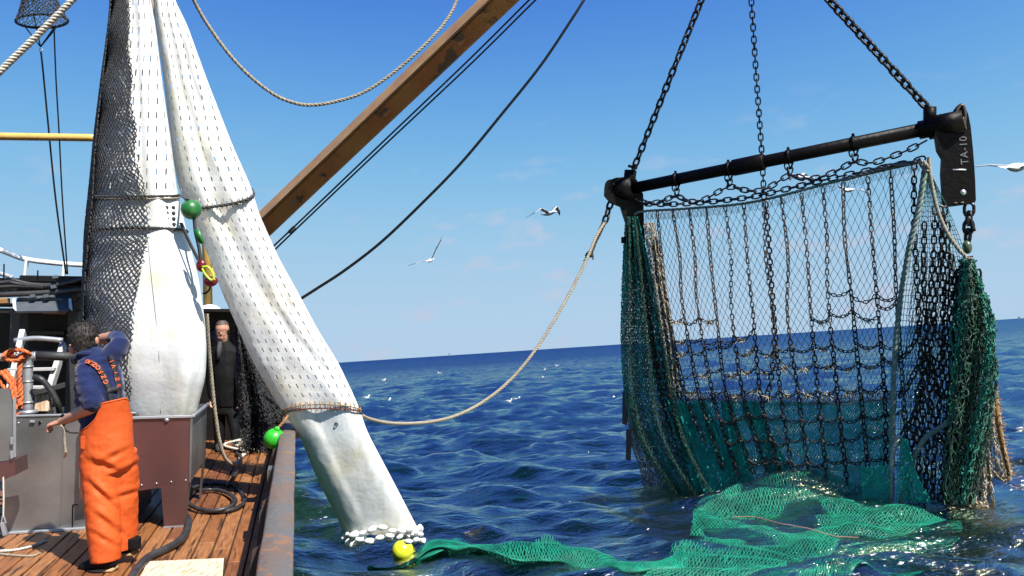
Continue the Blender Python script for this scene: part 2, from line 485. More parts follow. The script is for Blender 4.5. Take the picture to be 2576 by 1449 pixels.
# ------------------------------------------------------------------ materials
def mk(name, c1, c2=None, rough=0.5, metal=0.0, scale=6.0, bump=0.15, bscale=40.0, rust=None, rthr=0.6, rscale=5.0,
       spec=0.5, stretch=(1, 1, 1), rrough=None, sheen=0.0, detail=5.0, wave=None, transl=0.0, coat=0.0, lo=0.35, hi=0.65):
    m = bpy.data.materials.new(name); m.use_nodes = True
    n, l = m.node_tree.nodes, m.node_tree.links
    b = n['Principled BSDF']; co = n.new('ShaderNodeTexCoord'); mp_ = n.new('ShaderNodeMapping')
    mp_.inputs['Scale'].default_value = stretch; l.new(co.outputs['Object'], mp_.inputs[0])
    b.inputs['Roughness'].default_value = rough; b.inputs['Metallic'].default_value = metal
    b.inputs['Specular IOR Level'].default_value = spec; b.inputs['Coat Weight'].default_value = coat
    if sheen: b.inputs['Sheen Weight'].default_value = sheen
    def ns(sc, d=detail):
        t = n.new('ShaderNodeTexNoise'); t.inputs['Scale'].default_value = sc; t.inputs['Detail'].default_value = d
        l.new(mp_.outputs[0], t.inputs[0]); return t
    def ramp(src, a, bb, ca, cb):
        r = n.new('ShaderNodeValToRGB'); r.color_ramp.elements[0].position = a; r.color_ramp.elements[1].position = bb
        r.color_ramp.elements[0].color = ca; r.color_ramp.elements[1].color = cb; l.new(src, r.inputs[0]); return r
    c2 = c2 or tuple(x * 0.7 for x in c1)
    r = ramp(ns(scale).outputs['Fac'], lo, hi, (*c1, 1), (*c2, 1)); colr = r.outputs[0]
    if rust:
        k = ramp(ns(rscale, 7.0).outputs['Fac'], rthr, rthr + 0.06, (0, 0, 0, 1), (1, 1, 1, 1))
        x = n.new('ShaderNodeMixRGB'); x.inputs['Color2'].default_value = (*rust, 1)
        l.new(k.outputs[0], x.inputs['Fac']); l.new(colr, x.inputs['Color1']); colr = x.outputs[0]
        if metal:
            inv = n.new('ShaderNodeMath'); inv.operation = 'MULTIPLY_ADD'; inv.inputs[1].default_value = -metal; inv.inputs[2].default_value = metal
            l.new(k.outputs[0], inv.inputs[0]); l.new(inv.outputs[0], b.inputs['Metallic'])
        if rrough:
            rr = n.new('ShaderNodeMath'); rr.operation = 'MULTIPLY_ADD'; rr.inputs[1].default_value = rrough - rough; rr.inputs[2].default_value = rough
            l.new(k.outputs[0], rr.inputs[0]); l.new(rr.outputs[0], b.inputs['Roughness'])
    l.new(colr, b.inputs['Base Color'])
    if bump:
        bp = n.new('ShaderNodeBump'); bp.inputs['Strength'].default_value = bump; bp.inputs['Distance'].default_value = 0.02
        l.new(ns(bscale).outputs['Fac'], bp.inputs['Height']); l.new(bp.outputs[0], b.inputs['Normal'])
    if transl:
        tr = n.new('ShaderNodeBsdfTranslucent'); l.new(colr, tr.inputs['Color'])
        ms = n.new('ShaderNodeMixShader'); ms.inputs[0].default_value = transl
        l.new(b.outputs[0], ms.inputs[1]); l.new(tr.outputs[0], ms.inputs[2]); l.new(ms.outputs[0], n['Material Output'].inputs[0])
    return m
# ------------------------------------------------------------------ material library
M_WOOD = [mk('deck_wood_%d' % k, c, d, rough=0.43, scale=3.5, stretch=(14, 1.2, 1), bump=0.35, bscale=30, rust=(0.07, 0.03, 0.012), rthr=0.57, rscale=1.5)
          for k, (c, d) in enumerate([((0.29, 0.112, 0.034), (0.17, 0.064, 0.022)), ((0.34, 0.15, 0.054), (0.21, 0.084, 0.03)), ((0.21, 0.076, 0.027), (0.12, 0.045, 0.017))])]
M_TAR = mk('deck_caulking', (0.012, 0.010, 0.009), rough=0.8)
M_BULW = mk('bulwark_paint', (0.025, 0.02, 0.018), (0.05, 0.03, 0.022), rough=0.6, rust=(0.12, 0.05, 0.025), rthr=0.62)
M_RAIL = mk('rail_worn', (0.125, 0.088, 0.066), (0.10, 0.095, 0.09), rough=0.6, scale=3.0, bump=0.7, bscale=16, rust=(0.19, 0.10, 0.055), rthr=0.58, rscale=9, stretch=(1, 0.8, 1), lo=0.42, hi=0.56)
M_GREENP = mk('hull_green_paint', (0.008, 0.06, 0.02), (0.006, 0.04, 0.016), rough=0.4)
M_STEEL = mk('stainless_dull', (0.32, 0.305, 0.29), (0.19, 0.18, 0.17), rough=0.4, metal=0.8, scale=2.2, bump=0.06, bscale=9, rust=(0.16, 0.11, 0.07), rthr=0.68, rscale=2.0, rrough=0.6)
M_TANK = mk('stainless_reflection_tint', (0.27, 0.125, 0.115), (0.18, 0.105, 0.10), rough=0.33, metal=0.85, scale=1.6, bump=0.05, bscale=6)  # red-brown base colour stands in for the deck mirrored in the steel
M_GALV = mk('galvanised_pipe', (0.42, 0.43, 0.45), (0.32, 0.33, 0.35), rough=0.42, metal=0.6, scale=5, bump=0.08, bscale=30)
M_ALU = mk('aluminium_worn', (0.58, 0.57, 0.55), (0.42, 0.41, 0.39), rough=0.5, metal=0.35, scale=7)
M_BLACK = mk('black_paint', (0.004, 0.004, 0.005), (0.010, 0.008, 0.007), spec=0.2, rough=0.5, scale=5, bump=0.25, bscale=22)
M_BEAM = mk('tarred_steel', (0.0015, 0.0012, 0.0018), (0.004, 0.0025, 0.0025), spec=0.09, rough=0.45, scale=5, bump=0.35, bscale=18, rust=(0.012, 0.005, 0.004), rthr=0.66, rscale=9, rrough=0.7)
M_CHAIN = mk('chain_steel', (0.004, 0.004, 0.005), (0.014, 0.010, 0.009), spec=0.3, rough=0.36, metal=0.15, scale=12, bump=0.2, bscale=50)
M_CHAINW = mk('chain_worn', (0.028, 0.025, 0.025), (0.12, 0.08, 0.055), rough=0.34, metal=0.4, scale=16, bump=0.2, bscale=50)
M_GREY = mk('grey_paint', (0.085, 0.095, 0.11), (0.06, 0.07, 0.08), rough=0.5)
M_DARKG = mk('dark_grey_paint', (0.026, 0.026, 0.027), (0.015, 0.015, 0.015), rough=0.6, rust=(0.09, 0.05, 0.03), rthr=0.64)
M_WHITE = mk('white_paint', (0.74, 0.74, 0.72), (0.66, 0.66, 0.64), rough=0.4)
M_YELLOW = mk('yellow_paint', (0.62, 0.40, 0.10), (0.55, 0.33, 0.09), rough=0.4)
M_BOOM = mk('rusty_spar', (0.60, 0.25, 0.068), (0.42, 0.14, 0.045), rough=0.6, scale=1.6, bump=0.3, bscale=14, rust=(0.055, 0.028, 0.018), rthr=0.585, rscale=3.0)
M_BOOMT = mk('spar_cream', (0.34, 0.20, 0.075), (0.26, 0.14, 0.055), rough=0.55, scale=3)
M_ROPEW = mk('rope_offwhite', (0.60, 0.55, 0.46), (0.46, 0.42, 0.35), rough=0.85, scale=30, spec=0.1)
M_ROPET = mk('rope_tan', (0.34, 0.295, 0.22), (0.23, 0.20, 0.15), rough=0.85, scale=30, spec=0.1)
M_ROPED = mk('rope_dark', (0.05, 0.05, 0.05), (0.03, 0.03, 0.03), rough=0.8, scale=30)
M_ROPEO = mk('rope_orange', (0.62, 0.17, 0.06), (0.45, 0.11, 0.04), rough=0.75, scale=25, spec=0.15)
M_ROPEG = mk('rope_green_grey', (0.10, 0.17, 0.145), (0.22, 0.26, 0.22), rough=0.85, scale=14)
M_CABLE = mk('wire_black', (0.002, 0.002, 0.003), rough=0.5, spec=0.12)
M_NETB = mk('net_black', (0.014, 0.014, 0.016), (0.03, 0.03, 0.032), rough=0.7)
M_NETT = mk('net_teal', (0.04, 0.74, 0.58), (0.02, 0.52, 0.41), rough=0.55, transl=0.5)
M_NETG = mk('net_green', (0.012, 0.25, 0.17), (0.008, 0.17, 0.12), rough=0.55, transl=0.2)
M_NETGB = mk('net_green_bright', (0.012, 0.32, 0.195), (0.006, 0.17, 0.11), rough=0.5, transl=0.2)
M_NETGD = mk('net_green_dark', (0.004, 0.030, 0.021), (0.010, 0.075, 0.045), rough=0.6)
M_NETL = mk('net_dark_twine', (0.045, 0.06, 0.075), (0.07, 0.075, 0.08), rough=0.7)
M_NETC = mk('net_cream', (0.50, 0.43, 0.31), (0.36, 0.30, 0.20), rough=0.8)
M_NETR = mk('net_red_brown', (0.22, 0.045, 0.035), (0.11, 0.05, 0.045), rough=0.8)
M_BROWN = mk('rope_brown', (0.30, 0.15, 0.045), (0.20, 0.10, 0.035), rough=0.85)
M_FLOATG = mk('float_green', (0.03, 0.45, 0.02), (0.025, 0.36, 0.02), rough=0.35, bump=0.1, bscale=60, transl=0.05)
M_FLOATDG = mk('float_dark_green', (0.012, 0.15, 0.025), (0.010, 0.11, 0.02), rough=0.4)
M_FLOATY = mk('float_yellow', (0.62, 0.68, 0.03), (0.56, 0.62, 0.03), rough=0.25)
M_FLOATW = mk('float_white', (0.72, 0.74, 0.73), (0.62, 0.65, 0.64), rough=0.35)
M_RUBBER = mk('hose_rubber', (0.018, 0.018, 0.02), (0.035, 0.034, 0.034), rough=0.45, scale=9)
M_CREAM = mk('worn_cream_board', (0.62, 0.50, 0.36), (0.42, 0.24, 0.13), rough=0.7, scale=4, stretch=(10, 1.5, 1), lo=0.48, hi=0.66)
M_ORANGE = mk('oilskin_orange', (0.62, 0.098, 0.017), (0.50, 0.076, 0.013), rough=0.58, scale=3, bump=0.25, bscale=16, spec=0.3)
M_NAVY = mk('fleece_navy', (0.012, 0.020, 0.075), (0.009, 0.015, 0.055), rough=0.9, sheen=0.25, bump=0.2, bscale=120, spec=0.1)
M_BLACKC = mk('black_cloth', (0.002, 0.002, 0.0024), (0.004, 0.004, 0.0045), spec=0.2, rough=0.75, bump=0.15, bscale=30)
M_GREYC = mk('dark_grey_cloth', (0.035, 0.036, 0.04), (0.028, 0.028, 0.03), rough=0.8)
M_SKIN = mk('skin', (0.46, 0.235, 0.15), (0.40, 0.19, 0.12), rough=0.5, scale=14, bump=0.05)
M_HAIR = mk('hair_dark', (0.014, 0.012, 0.011), (0.034, 0.028, 0.025), spec=0.3, rough=0.7, scale=40)
M_HAIRB = mk('hair_brown', (0.045, 0.028, 0.02), (0.07, 0.05, 0.038), rough=0.6, scale=40)
M_LETTER = mk('lettering_orange', (0.70, 0.12, 0.03), rough=0.7)
M_STRAP = mk('strap_black', (0.012, 0.012, 0.018), rough=0.7)
M_SOLE = mk('sole_gum', (0.42, 0.27, 0.13), rough=0.7)
M_RED = mk('red_anodised', (0.16, 0.008, 0.012), (0.11, 0.006, 0.01), rough=0.3, metal=0.3)
M_LIME = mk('lime_anodised', (0.42, 0.62, 0.03), rough=0.3)
M_GULLW = mk('gull_white', (0.78, 0.78, 0.77), (0.70, 0.70, 0.70), rough=0.8)
M_GULLG = mk('gull_grey', (0.36, 0.37, 0.39), (0.30, 0.31, 0.33), rough=0.8)
M_GULLB = mk('gull_black', (0.02, 0.02, 0.022), rough=0.8)
M_BEAK = mk('gull_beak', (0.60, 0.33, 0.04), rough=0.5)
M_GLASSD = mk('dark_glass', (0.01, 0.01, 0.012), rough=0.08)
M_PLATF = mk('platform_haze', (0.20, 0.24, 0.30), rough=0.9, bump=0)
M_BEIGE = mk('pale_plaster', (0.62, 0.48, 0.36), rough=0.8)

def bag_mat(name, slits):
    """white sheeting; the slits are real openings in it (UV in metres)"""
    m = bpy.data.materials.new(name); m.use_nodes = True
    n, l = m.node_tree.nodes, m.node_tree.links
    b = n['Principled BSDF']; b.inputs['Roughness'].default_value = 0.45; b.inputs['Specular IOR Level'].default_value = 0.35
    co = n.new('ShaderNodeTexCoord')
    t = n.new('ShaderNodeTexNoise'); t.inputs['Scale'].default_value = 2.2; t.inputs['Detail'].default_value = 6; l.new(co.outputs['Object'], t.inputs[0])
    r = n.new('ShaderNodeValToRGB'); e = r.color_ramp.elements
    e[0].position = 0.38; e[0].color = (0.80, 0.82, 0.82, 1); e[1].position = 0.80; e[1].color = (0.74, 0.66, 0.44, 1)
    k = e.new(0.55); k.color = (0.82, 0.815, 0.77, 1)
    l.new(t.outputs['Fac'], r.inputs[0])
    ms_ = n.new('ShaderNodeMapping'); ms_.inputs['Scale'].default_value = (9, 9, 0.9); l.new(co.outputs['Object'], ms_.inputs[0])
    t3 = n.new('ShaderNodeTexNoise'); t3.inputs['Scale'].default_value = 1.4; t3.inputs['Detail'].default_value = 6; l.new(ms_.outputs[0], t3.inputs[0])
    r3 = n.new('ShaderNodeValToRGB'); r3.color_ramp.elements[0].position = 0.30; r3.color_ramp.elements[0].color = (0.80, 0.80, 0.76, 1); r3.color_ramp.elements[1].position = 0.55; r3.color_ramp.elements[1].color = (1, 1, 1, 1)
    l.new(t3.outputs['Fac'], r3.inputs[0])
    mx_ = n.new('ShaderNodeMixRGB'); mx_.blend_type = 'MULTIPLY'; mx_.inputs['Fac'].default_value = 1.0; l.new(r.outputs[0], mx_.inputs['Color1']); l.new(r3.outputs[0], mx_.inputs['Color2']); r = mx_
    t2 = n.new('ShaderNodeTexNoise'); t2.inputs['Scale'].default_value = 26; t2.inputs['Detail'].default_value = 4; l.new(co.outputs['Object'], t2.inputs[0])
    bp = n.new('ShaderNodeBump'); bp.inputs['Strength'].default_value = 0.12; bp.inputs['Distance'].default_value = 0.02
    l.new(t2.outputs['Fac'], bp.inputs['Height'])
    l.new(bp.outputs[0], b.inputs['Normal']); l.new(r.outputs[0], b.inputs['Base Color'])
    tr = n.new('ShaderNodeBsdfTranslucent'); l.new(r.outputs[0], tr.inputs['Color'])
    ms = n.new('ShaderNodeMixShader'); ms.inputs[0].default_value = 0.12
    l.new(b.outputs[0], ms.inputs[1]); l.new(tr.outputs[0], ms.inputs[2])
    fin = ms
    if slits:
        sp = n.new('ShaderNodeSeparateXYZ'); l.new(co.outputs['UV'], sp.inputs[0])
        def math_(op, a, bb):
            q = n.new('ShaderNodeMath'); q.operation = op
            for i, x in enumerate((a, bb)):
                if x is None: continue
                if isinstance(x, (int, float)): q.inputs[i].default_value = x
                else: l.new(x, q.inputs[i])
            return q.outputs[0]
        pu, pv, wu, wv = slits
        fu = math_('FRACT', math_('DIVIDE', sp.outputs['X'], pu), None); fv = math_('FRACT', math_('DIVIDE', sp.outputs['Y'], pv), None)
        iu = math_('LESS_THAN', math_('ABSOLUTE', math_('SUBTRACT', fu, 0.5), None), wu / pu / 2)
        iv = math_('LESS_THAN', math_('ABSOLUTE', math_('SUBTRACT', fv, 0.5), None), wv / pv / 2)
        hole = math_('MULTIPLY', iu, iv)
        tp = n.new('ShaderNodeBsdfTransparent'); m2 = n.new('ShaderNodeMixShader')
        l.new(hole, m2.inputs[0]); l.new(ms.outputs[0], m2.inputs[1]); l.new(tp.outputs[0], m2.inputs[2]); fin = m2
    l.new(fin.outputs[0], n['Material Output'].inputs[0])
    return m
M_BAGS = bag_mat('bag_sheet_slit', (0.078, 0.104, 0.0115, 0.046))
M_BAG = bag_mat('bag_sheet', None)

# ------------------------------------------------------------------ sea
gw = np.random.default_rng(5)
NW = 90
_lam = np.exp(gw.uniform(math.log(0.35), math.log(11.0), NW))
_dir = rad(258) + gw.normal(0, 0.42, NW)
_amp = 0.0125 * _lam ** 0.72 * np.exp(-(_lam / 6.0) ** 2) * gw.uniform(0.5, 1.3, NW)
_ph = gw.uniform(0, 2 * np.pi, NW)
_k = 2 * np.pi / _lam
def eta(x, y, cell=0.0):
    """height of the sea surface"""
    x, y = np.asarray(x, float), np.asarray(y, float)
    h = np.zeros(np.broadcast(x, y).shape)
    for a, k, d, p, L in zip(_amp, _k, _dir, _ph, _lam):
        w = np.clip(L / (np.asarray(cell) + 1e-9) / 2.5 - 0.6, 0, 1) if np.ndim(cell) else 1.0
        h += a * w * np.sin(k * (x * math.cos(d) + y * math.sin(d)) + p)
    return h + 1.1 * np.maximum(h, 0) ** 2 - 0.03
def sea_material():
    m = bpy.data.materials.new('sea_water'); m.use_nodes = True
    n, l = m.node_tree.nodes, m.node_tree.links
    n.remove(n['Principled BSDF'])
    co = n.new('ShaderNodeTexCoord')
    mp1 = n.new('ShaderNodeMapping'); mp1.inputs['Scale'].default_value = (0.7, 1.7, 1.0); mp1.inputs['Rotation'].default_value = (0, 0, rad(-10))
    l.new(co.outputs['Object'], mp1.inputs[0])
    def ns(sc, d, src):
        t = n.new('ShaderNodeTexNoise'); t.inputs['Scale'].default_value = sc; t.inputs['Detail'].default_value = d
        t.inputs['Roughness'].default_value = 0.6; l.new(src, t.inputs[0]); return t.outputs['Fac']
    b1 = n.new('ShaderNodeBump'); b1.inputs['Strength'].default_value = 0.8; b1.inputs['Distance'].default_value = 0.11
    l.new(ns(1.3, 6, mp1.outputs[0]), b1.inputs['Height'])
    b2 = n.new('ShaderNodeBump'); b2.inputs['Strength'].default_value = 0.7; b2.inputs['Distance'].default_value = 0.045
    l.new(ns(8, 4, mp1.outputs[0]), b2.inputs['Height']); l.new(b1.outputs[0], b2.inputs['Normal'])
    # small wind ripples: slopes that keep their strength with distance
    rn = n.new('ShaderNodeTexNoise'); rn.inputs['Scale'].default_value = 2.6; rn.inputs['Detail'].default_value = 3; l.new(mp1.outputs[0], rn.inputs[0])
    v0 = n.new('ShaderNodeVectorMath'); v0.operation = 'SUBTRACT'; v0.inputs[1].default_value = (0.5, 0.5, 0.5); l.new(rn.outputs['Color'], v0.inputs[0])
    v1 = n.new('ShaderNodeVectorMath'); v1.operation = 'MULTIPLY'; v1.inputs[1].default_value = (0.6, 1.1, 0.0); l.new(v0.outputs[0], v1.inputs[0])
    # at a glancing view mostly the wave faces turned this way show
    ln = n.new('ShaderNodeVectorMath'); ln.operation = 'LENGTH'; l.new(co.outputs['Object'], ln.inputs[0])
    mr = n.new('ShaderNodeMapRange'); mr.inputs['From Min'].default_value = 15; mr.inputs['From Max'].default_value = 160; mr.inputs['To Min'].default_value = -0.10; mr.inputs['To Max'].default_value = -0.40; l.new(ln.outputs['Value'], mr.inputs['Value'])
    cxyz = n.new('ShaderNodeCombineXYZ'); l.new(mr.outputs[0], cxyz.inputs['Y'])
    v1b = n.new('ShaderNodeVectorMath'); v1b.operation = 'ADD'; l.new(v1.outputs[0], v1b.inputs[0]); l.new(cxyz.outputs[0], v1b.inputs[1]); v1 = v1b
    v2 = n.new('ShaderNodeVectorMath'); v2.operation = 'ADD'; l.new(v1.outputs[0], v2.inputs[0]); l.new(b2.outputs[0], v2.inputs[1])
    v3 = n.new('ShaderNodeVectorMath'); v3.operation = 'NORMALIZE'; l.new(v2.outputs[0], v3.inputs[0])
    gl = n.new('ShaderNodeBsdfGlossy'); gl.inputs['Roughness'].default_value = 0.07; gl.inputs['Color'].default_value = (0.82, 0.82, 0.59, 1)
    l.new(v3.outputs[0], gl.inputs['Normal'])
    df = n.new('ShaderNodeBsdfDiffuse'); df.inputs['Color'].default_value = (0.002, 0.010, 0.018, 1)
    tp = n.new('ShaderNodeBsdfTransparent'); tp.inputs['Color'].default_value = (0.72, 0.93, 0.88, 1)
    body = n.new('ShaderNodeMixShader'); body.inputs[0].default_value = 0.86
    l.new(df.outputs[0], body.inputs[1]); l.new(tp.outputs[0], body.inputs[2])
    fr = n.new('ShaderNodeFresnel'); fr.inputs['IOR'].default_value = 1.33; l.new(v3.outputs[0], fr.inputs['Normal'])
    ms = n.new('ShaderNodeMixShader'); l.new(fr.outputs[0], ms.inputs[0]); l.new(body.outputs[0], ms.inputs[1]); l.new(gl.outputs[0], ms.inputs[2])
    # foam where the gear and the hull stir the surface, and a few far whitecaps
    at = n.new('ShaderNodeAttribute'); at.attribute_name = 'stir'
    mp2 = n.new('ShaderNodeMapping'); mp2.inputs['Scale'].default_value = (1.0, 2.2, 1.0); l.new(co.outputs['Object'], mp2.inputs[0])
    fo = ns(9.0, 7, mp2.outputs[0])
    ad = n.new('ShaderNodeMath'); ad.operation = 'MULTIPLY_ADD'; ad.inputs[1].default_value = 0.22; l.new(at.outputs['Fac'], ad.inputs[0]); l.new(fo, ad.inputs[2])
    rp = n.new('ShaderNodeValToRGB'); rp.color_ramp.elements[0].position = 0.83; rp.color_ramp.elements[1].position = 0.88; l.new(ad.outputs[0], rp.inputs[0])
    fd = n.new('ShaderNodeBsdfDiffuse'); fd.inputs['Color'].default_value = (0.72, 0.76, 0.76, 1)
    m3 = n.new('ShaderNodeMixShader'); l.new(rp.outputs[0], m3.inputs[0]); l.new(ms.outputs[0], m3.inputs[1]); l.new(fd.outputs[0], m3.inputs[2])
    l.new(m3.outputs[0], n['Material Output'].inputs[0])
    return m
M_SEA = sea_material()
M_DEEP = mk('deep_water', (0.002, 0.011, 0.016), (0.003, 0.014, 0.018), rough=1.0, scale=0.3, bump=0, spec=0.0)
na_f, na_c, nr = 760, 90, 560
ang = np.concatenate([np.linspace(-46, 46, na_f), np.linspace(46, 314, na_c)[1:-1]])
ri = np.linspace((1 / 5.0) ** 0.62, (1 / 24000.0) ** 0.62, nr - 6)
rr_ = np.concatenate([np.linspace(0.6, 4.6, 6), ri ** (-1 / 0.62)])
Rr, An = np.meshgrid(rr_, np.radians(ang), indexing='ij')
X, Y = Rr * np.sin(An), Rr * np.cos(An)
cell = np.gradient(rr_)[:, None] * np.ones_like(Rr)
cell = np.maximum(np.minimum(cell, 1e5) * 0.5, Rr * np.abs(np.gradient(np.unwrap(np.radians(np.concatenate([ang[:na_f], ang[na_f:]])))))[None, :])
Z = eta(X, Y, cell)
Z = Z * np.clip(1 - (Rr - 400) / 2500, 0, 1)
sv = np.stack([X, Y, Z], -1).reshape(-1, 3)
nA = len(ang)
i_, j_ = np.mgrid[0:nr - 1, 0:nA]
sq = np.stack([i_ * nA + j_, (i_ + 1) * nA + j_, (i_ + 1) * nA + (j_ + 1) % nA, i_ * nA + (j_ + 1) % nA], -1).reshape(-1, 4)
bc = toB(sv[sq].mean(1))
hull = (bc[:, 0] < -0.05) & (bc[:, 0] > -6.9) & (bc[:, 1] > -9.9) & (bc[:, 1] < 16.9)
sq = sq[~hull]
sea_me = make_mesh('sea', sv, sq, M_SEA, True)
stir = np.zeros(len(sv))
for px_, py_, rd in ((1735, 1262, 0.5), (1820, 1266, 0.3), (1960, 1270, 0.3), (2110, 1270, 0.3), (2240, 1272, 0.35), (2400, 1274, 0.45), (2330, 1330, 1.2), (1680, 1340, 0.6),  (1000, 1420, 0.9), (800, 1300, 0.5), (2250, 1420, 1.0), (1500, 1420, 0.6)):
    c = WZ(px_, py_, 0)
    stir = np.maximum(stir, np.exp(-((sv[:, 0] - c[0]) ** 2 + (sv[:, 1] - c[1]) ** 2) / rd ** 2))
sa = sea_me.attributes.new('stir', 'FLOAT', 'POINT'); sa.data.foreach_set('value', stir.astype(np.float32))
sea = link(bpy.data.objects.new('sea', sea_me)); tag(sea, 'choppy dark blue sea reaching to the horizon', 'sea', kind='structure')
dv = np.array([(-24000, -24000, -1.7), (24000, -24000, -1.7), (24000, 24000, -1.7), (-24000, 24000, -1.7)], float)
deep = link(bpy.data.objects.new('water_depth', make_mesh('water_depth', dv, np.array([[0, 1, 2, 3]]), M_DEEP, False)))
tag(deep, 'dark deep water under the sea surface', 'water', kind='structure')

# ------------------------------------------------------------------ the boat: deck, hull, bulwark
RBM = Rb
deck = Thing('deck', 'wet brown plank deck of the fishing boat', 'deck', BORG, rot=RBM, kind='structure')
deck.part('deck_base', (lambda v, f: (B(v), f))(*boxv(-6.8, -0.15, -4, 16.5, -0.12, -0.028)), M_TAR, smooth=False)
plank_x = np.arange(-4.2, -0.2, 0.138)
_pm = {}
for ci, x0 in enumerate(plank_x):
    x1 = min(x0 + 0.124, -0.16)
    y = -1.0 + random.uniform(0, 1.5)
    while y < 15.5:
        L = random.uniform(2.6, 4.6); y1 = min(y + L, 15.6)
        if y1 > 3.2:
            v, f = boxv(0, x1 - x0, 0.0, y1 - y - 0.012, -0.03, 0.0, 0.004)
            v[:, 2] += random.uniform(-0.003, 0.002)
            deck.part('plank', (B(v + np.array((x0, y, 0))), f), M_WOOD[random.choice((0, 0, 1, 1, 2))], smooth=False)
        y = y1
hull_t = Thing('hull', 'green painted hull side of the fishing boat under the rail', 'hull', BORG, rot=RBM, kind='structure')
v, f = boxv(-6.9, -0.012, -9.9, 16.9, -1.6, -0.10); hull_t.part('hull_side', (B(v), f), M_GREENP, smooth=False)
bul = Thing('bulwark', 'worn steel bulwark with scuffed brown rail cap along the deck edge', 'bulwark', B((-0.07, 6, 0)), rot=RBM)
RT = EYE - 1.0
v, f = boxv(-0.125, -0.012, -4, 16.4, -0.099, RT - 0.05); bul.part('wall', (B(v), f), M_BULW, smooth=False)
v, f = boxv(-0.0115, -0.002, -4, 16.4, -1.2, RT - 0.05); bul.part('outer_plating', (B(v), f), M_GREENP, smooth=False)
# rail cap: a rounded bar with an uneven worn top
yy = np.linspace(-3.5, 16.3, 240); prof = [(-0.148, -0.055), (-0.150, -0.015), (-0.138, 0.0), (-0.075, 0.006), (-0.012, 0.0), (0.0, -0.015), (-0.001, -0.055)]
rv = []
for y in yy:
    for k, (x, z) in enumerate(prof):
        w = 0.006 * noise.noise((x * 30, y * 3.0, k * 3.1)) if 0 < k < 6 else 0
        rv.append((x + w * 0.6 + 0.003 * noise.noise((y * 1.5, 7, x)), y, RT + z + w))
m_ = len(prof); i, j = np.mgrid[0:len(yy) - 1, 0:m_ - 1]
bul.part('rail_cap', (B(np.array(rv)), np.stack([i * m_ + j, i * m_ + j + 1, (i + 1) * m_ + j + 1, (i + 1) * m_ + j], -1).reshape(-1, 4)), M_RAIL)
for y in np.arange(3.0, 15, 1.15):
    v, f = prism([(-0.125, y, 0.0), (-0.125, y, RT - 0.06), (-0.20, y, RT - 0.10), (-0.27, y, 0.0)], (0, 0.016, 0))
    bul.part('stanchion', (B(v), f), M_BULW, smooth=False)
# blue-grey fairlead plate on the inside of the bulwark
fp = bx(672, 1385, -0.20)
fl = Thing('fairlead', 'blue-grey half-round steel fairlead on the inside of the rail', 'fairlead', B((-0.17, fp[1], 0.2)), rot=RBM)
pp = [(-0.16, fp[1] - 0.42, 0.0), (-0.16, fp[1] - 0.42, 0.40)] + [(-0.16 - 0.0 * a, fp[1] + 0.05 + 0.24 * math.sin(a) - 0.22, 0.40 + 0.24 * (1 - math.cos(a)) * 0.9) for a in np.linspace(0, math.pi / 2, 6)] + [(-0.16, fp[1] + 0.30, 0.62), (-0.16, fp[1] + 0.30, 0.0)]
v, f = prism(pp, (-0.05, 0, 0)); fl.part('plate', (B(v), f), M_GREY, smooth=False)
v, f = boxv(-0.26, -0.211, fp[1] - 0.08, fp[1] + 0.06, 0.22, 0.32, 0.005); fl.part('bracket', (B(v), f), M_GALV, smooth=False)
# ------------------------------------------------------------------ steel hopper under the bag
def bpart(t, name, vf, mat, smooth=False, **k):
    return t.part(name, (B(vf[0]), vf[1]), mat, smooth=smooth, **k)
HY = bz(442, 1325)[1]                                     # front face of the hopper
def fy(px, py, y=None): return by(px, py, HY if y is None else y)
hc = fy(481, 1047); HX1 = hc[0]; HZ1 = hc[2]
HX0 = fy(318, 1040)[0]; HB = fy(476, 1216)[2]
hop = Thing('steel_hopper', 'stainless steel hopper, red deck reflection put into its colour, on tapered legs catching the white bag', 'hopper', B(((HX0 + HX1) / 2, HY + 0.5, 0)), rot=RBM)
HD = 1.25
tk = 0.012
bpart(hop, 'front_panel', prism([(HX0 - 0.35, HY, HB - 0.09), (HX1, HY, HB), (HX1, HY, HZ1), (HX0 - 0.35, HY, HZ1)], (0, tk, 0)), M_TANK)
bpart(hop, 'side_panel', prism([(HX1, HY + tk, HB), (HX1, HY + HD, HB + 0.02), (HX1, HY + HD, HZ1), (HX1, HY + tk, HZ1)], (-tk, 0, 0)), M_STEEL)
bpart(hop, 'back_panel', prism([(HX0 - 0.35, HY + HD, HB), (HX1 - tk, HY + HD, HB), (HX1 - tk, HY + HD, HZ1), (HX0 - 0.35, HY + HD, HZ1)], (0, -tk, 0)), M_STEEL)
bpart(hop, 'side_panel', prism([(HX0 - 0.35, HY + tk, HB), (HX0 - 0.35, HY + HD, HB), (HX0 - 0.35, HY + HD, HZ1), (HX0 - 0.35, HY + tk, HZ1)], (-tk, 0, 0)), M_STEEL)
bpart(hop, 'floor_panel', boxv(HX0 - 0.34, HX1 - 0.02, HY + 0.02, HY + HD - 0.02, HB + 0.03, HB + 0.05), M_STEEL)
for (a, b_, c_, d_) in ((HX0 - 0.35, HX1 + 0.012, HY - 0.022, HY - 0.001), (HX1 + 0.001, HX1 + 0.03, HY - 0.0, HY + HD)):
    bpart(hop, 'rim', boxv(a, b_, c_, d_, HZ1 - 0.012, HZ1 + 0.012, 0.004), M_GALV)
lx0, lx1 = fy(405, 1225)[0], fy(476, 1216)[0]
bpart(hop, 'leg', prism([(lx0, HY + 0.004, HB - 0.02), (lx1, HY + 0.004, HB), (lx1 - 0.03, HY + 0.004, 0.012), (lx0 + 0.035, HY + 0.004, 0.012)], (0, -0.012, 0)), M_TANK)
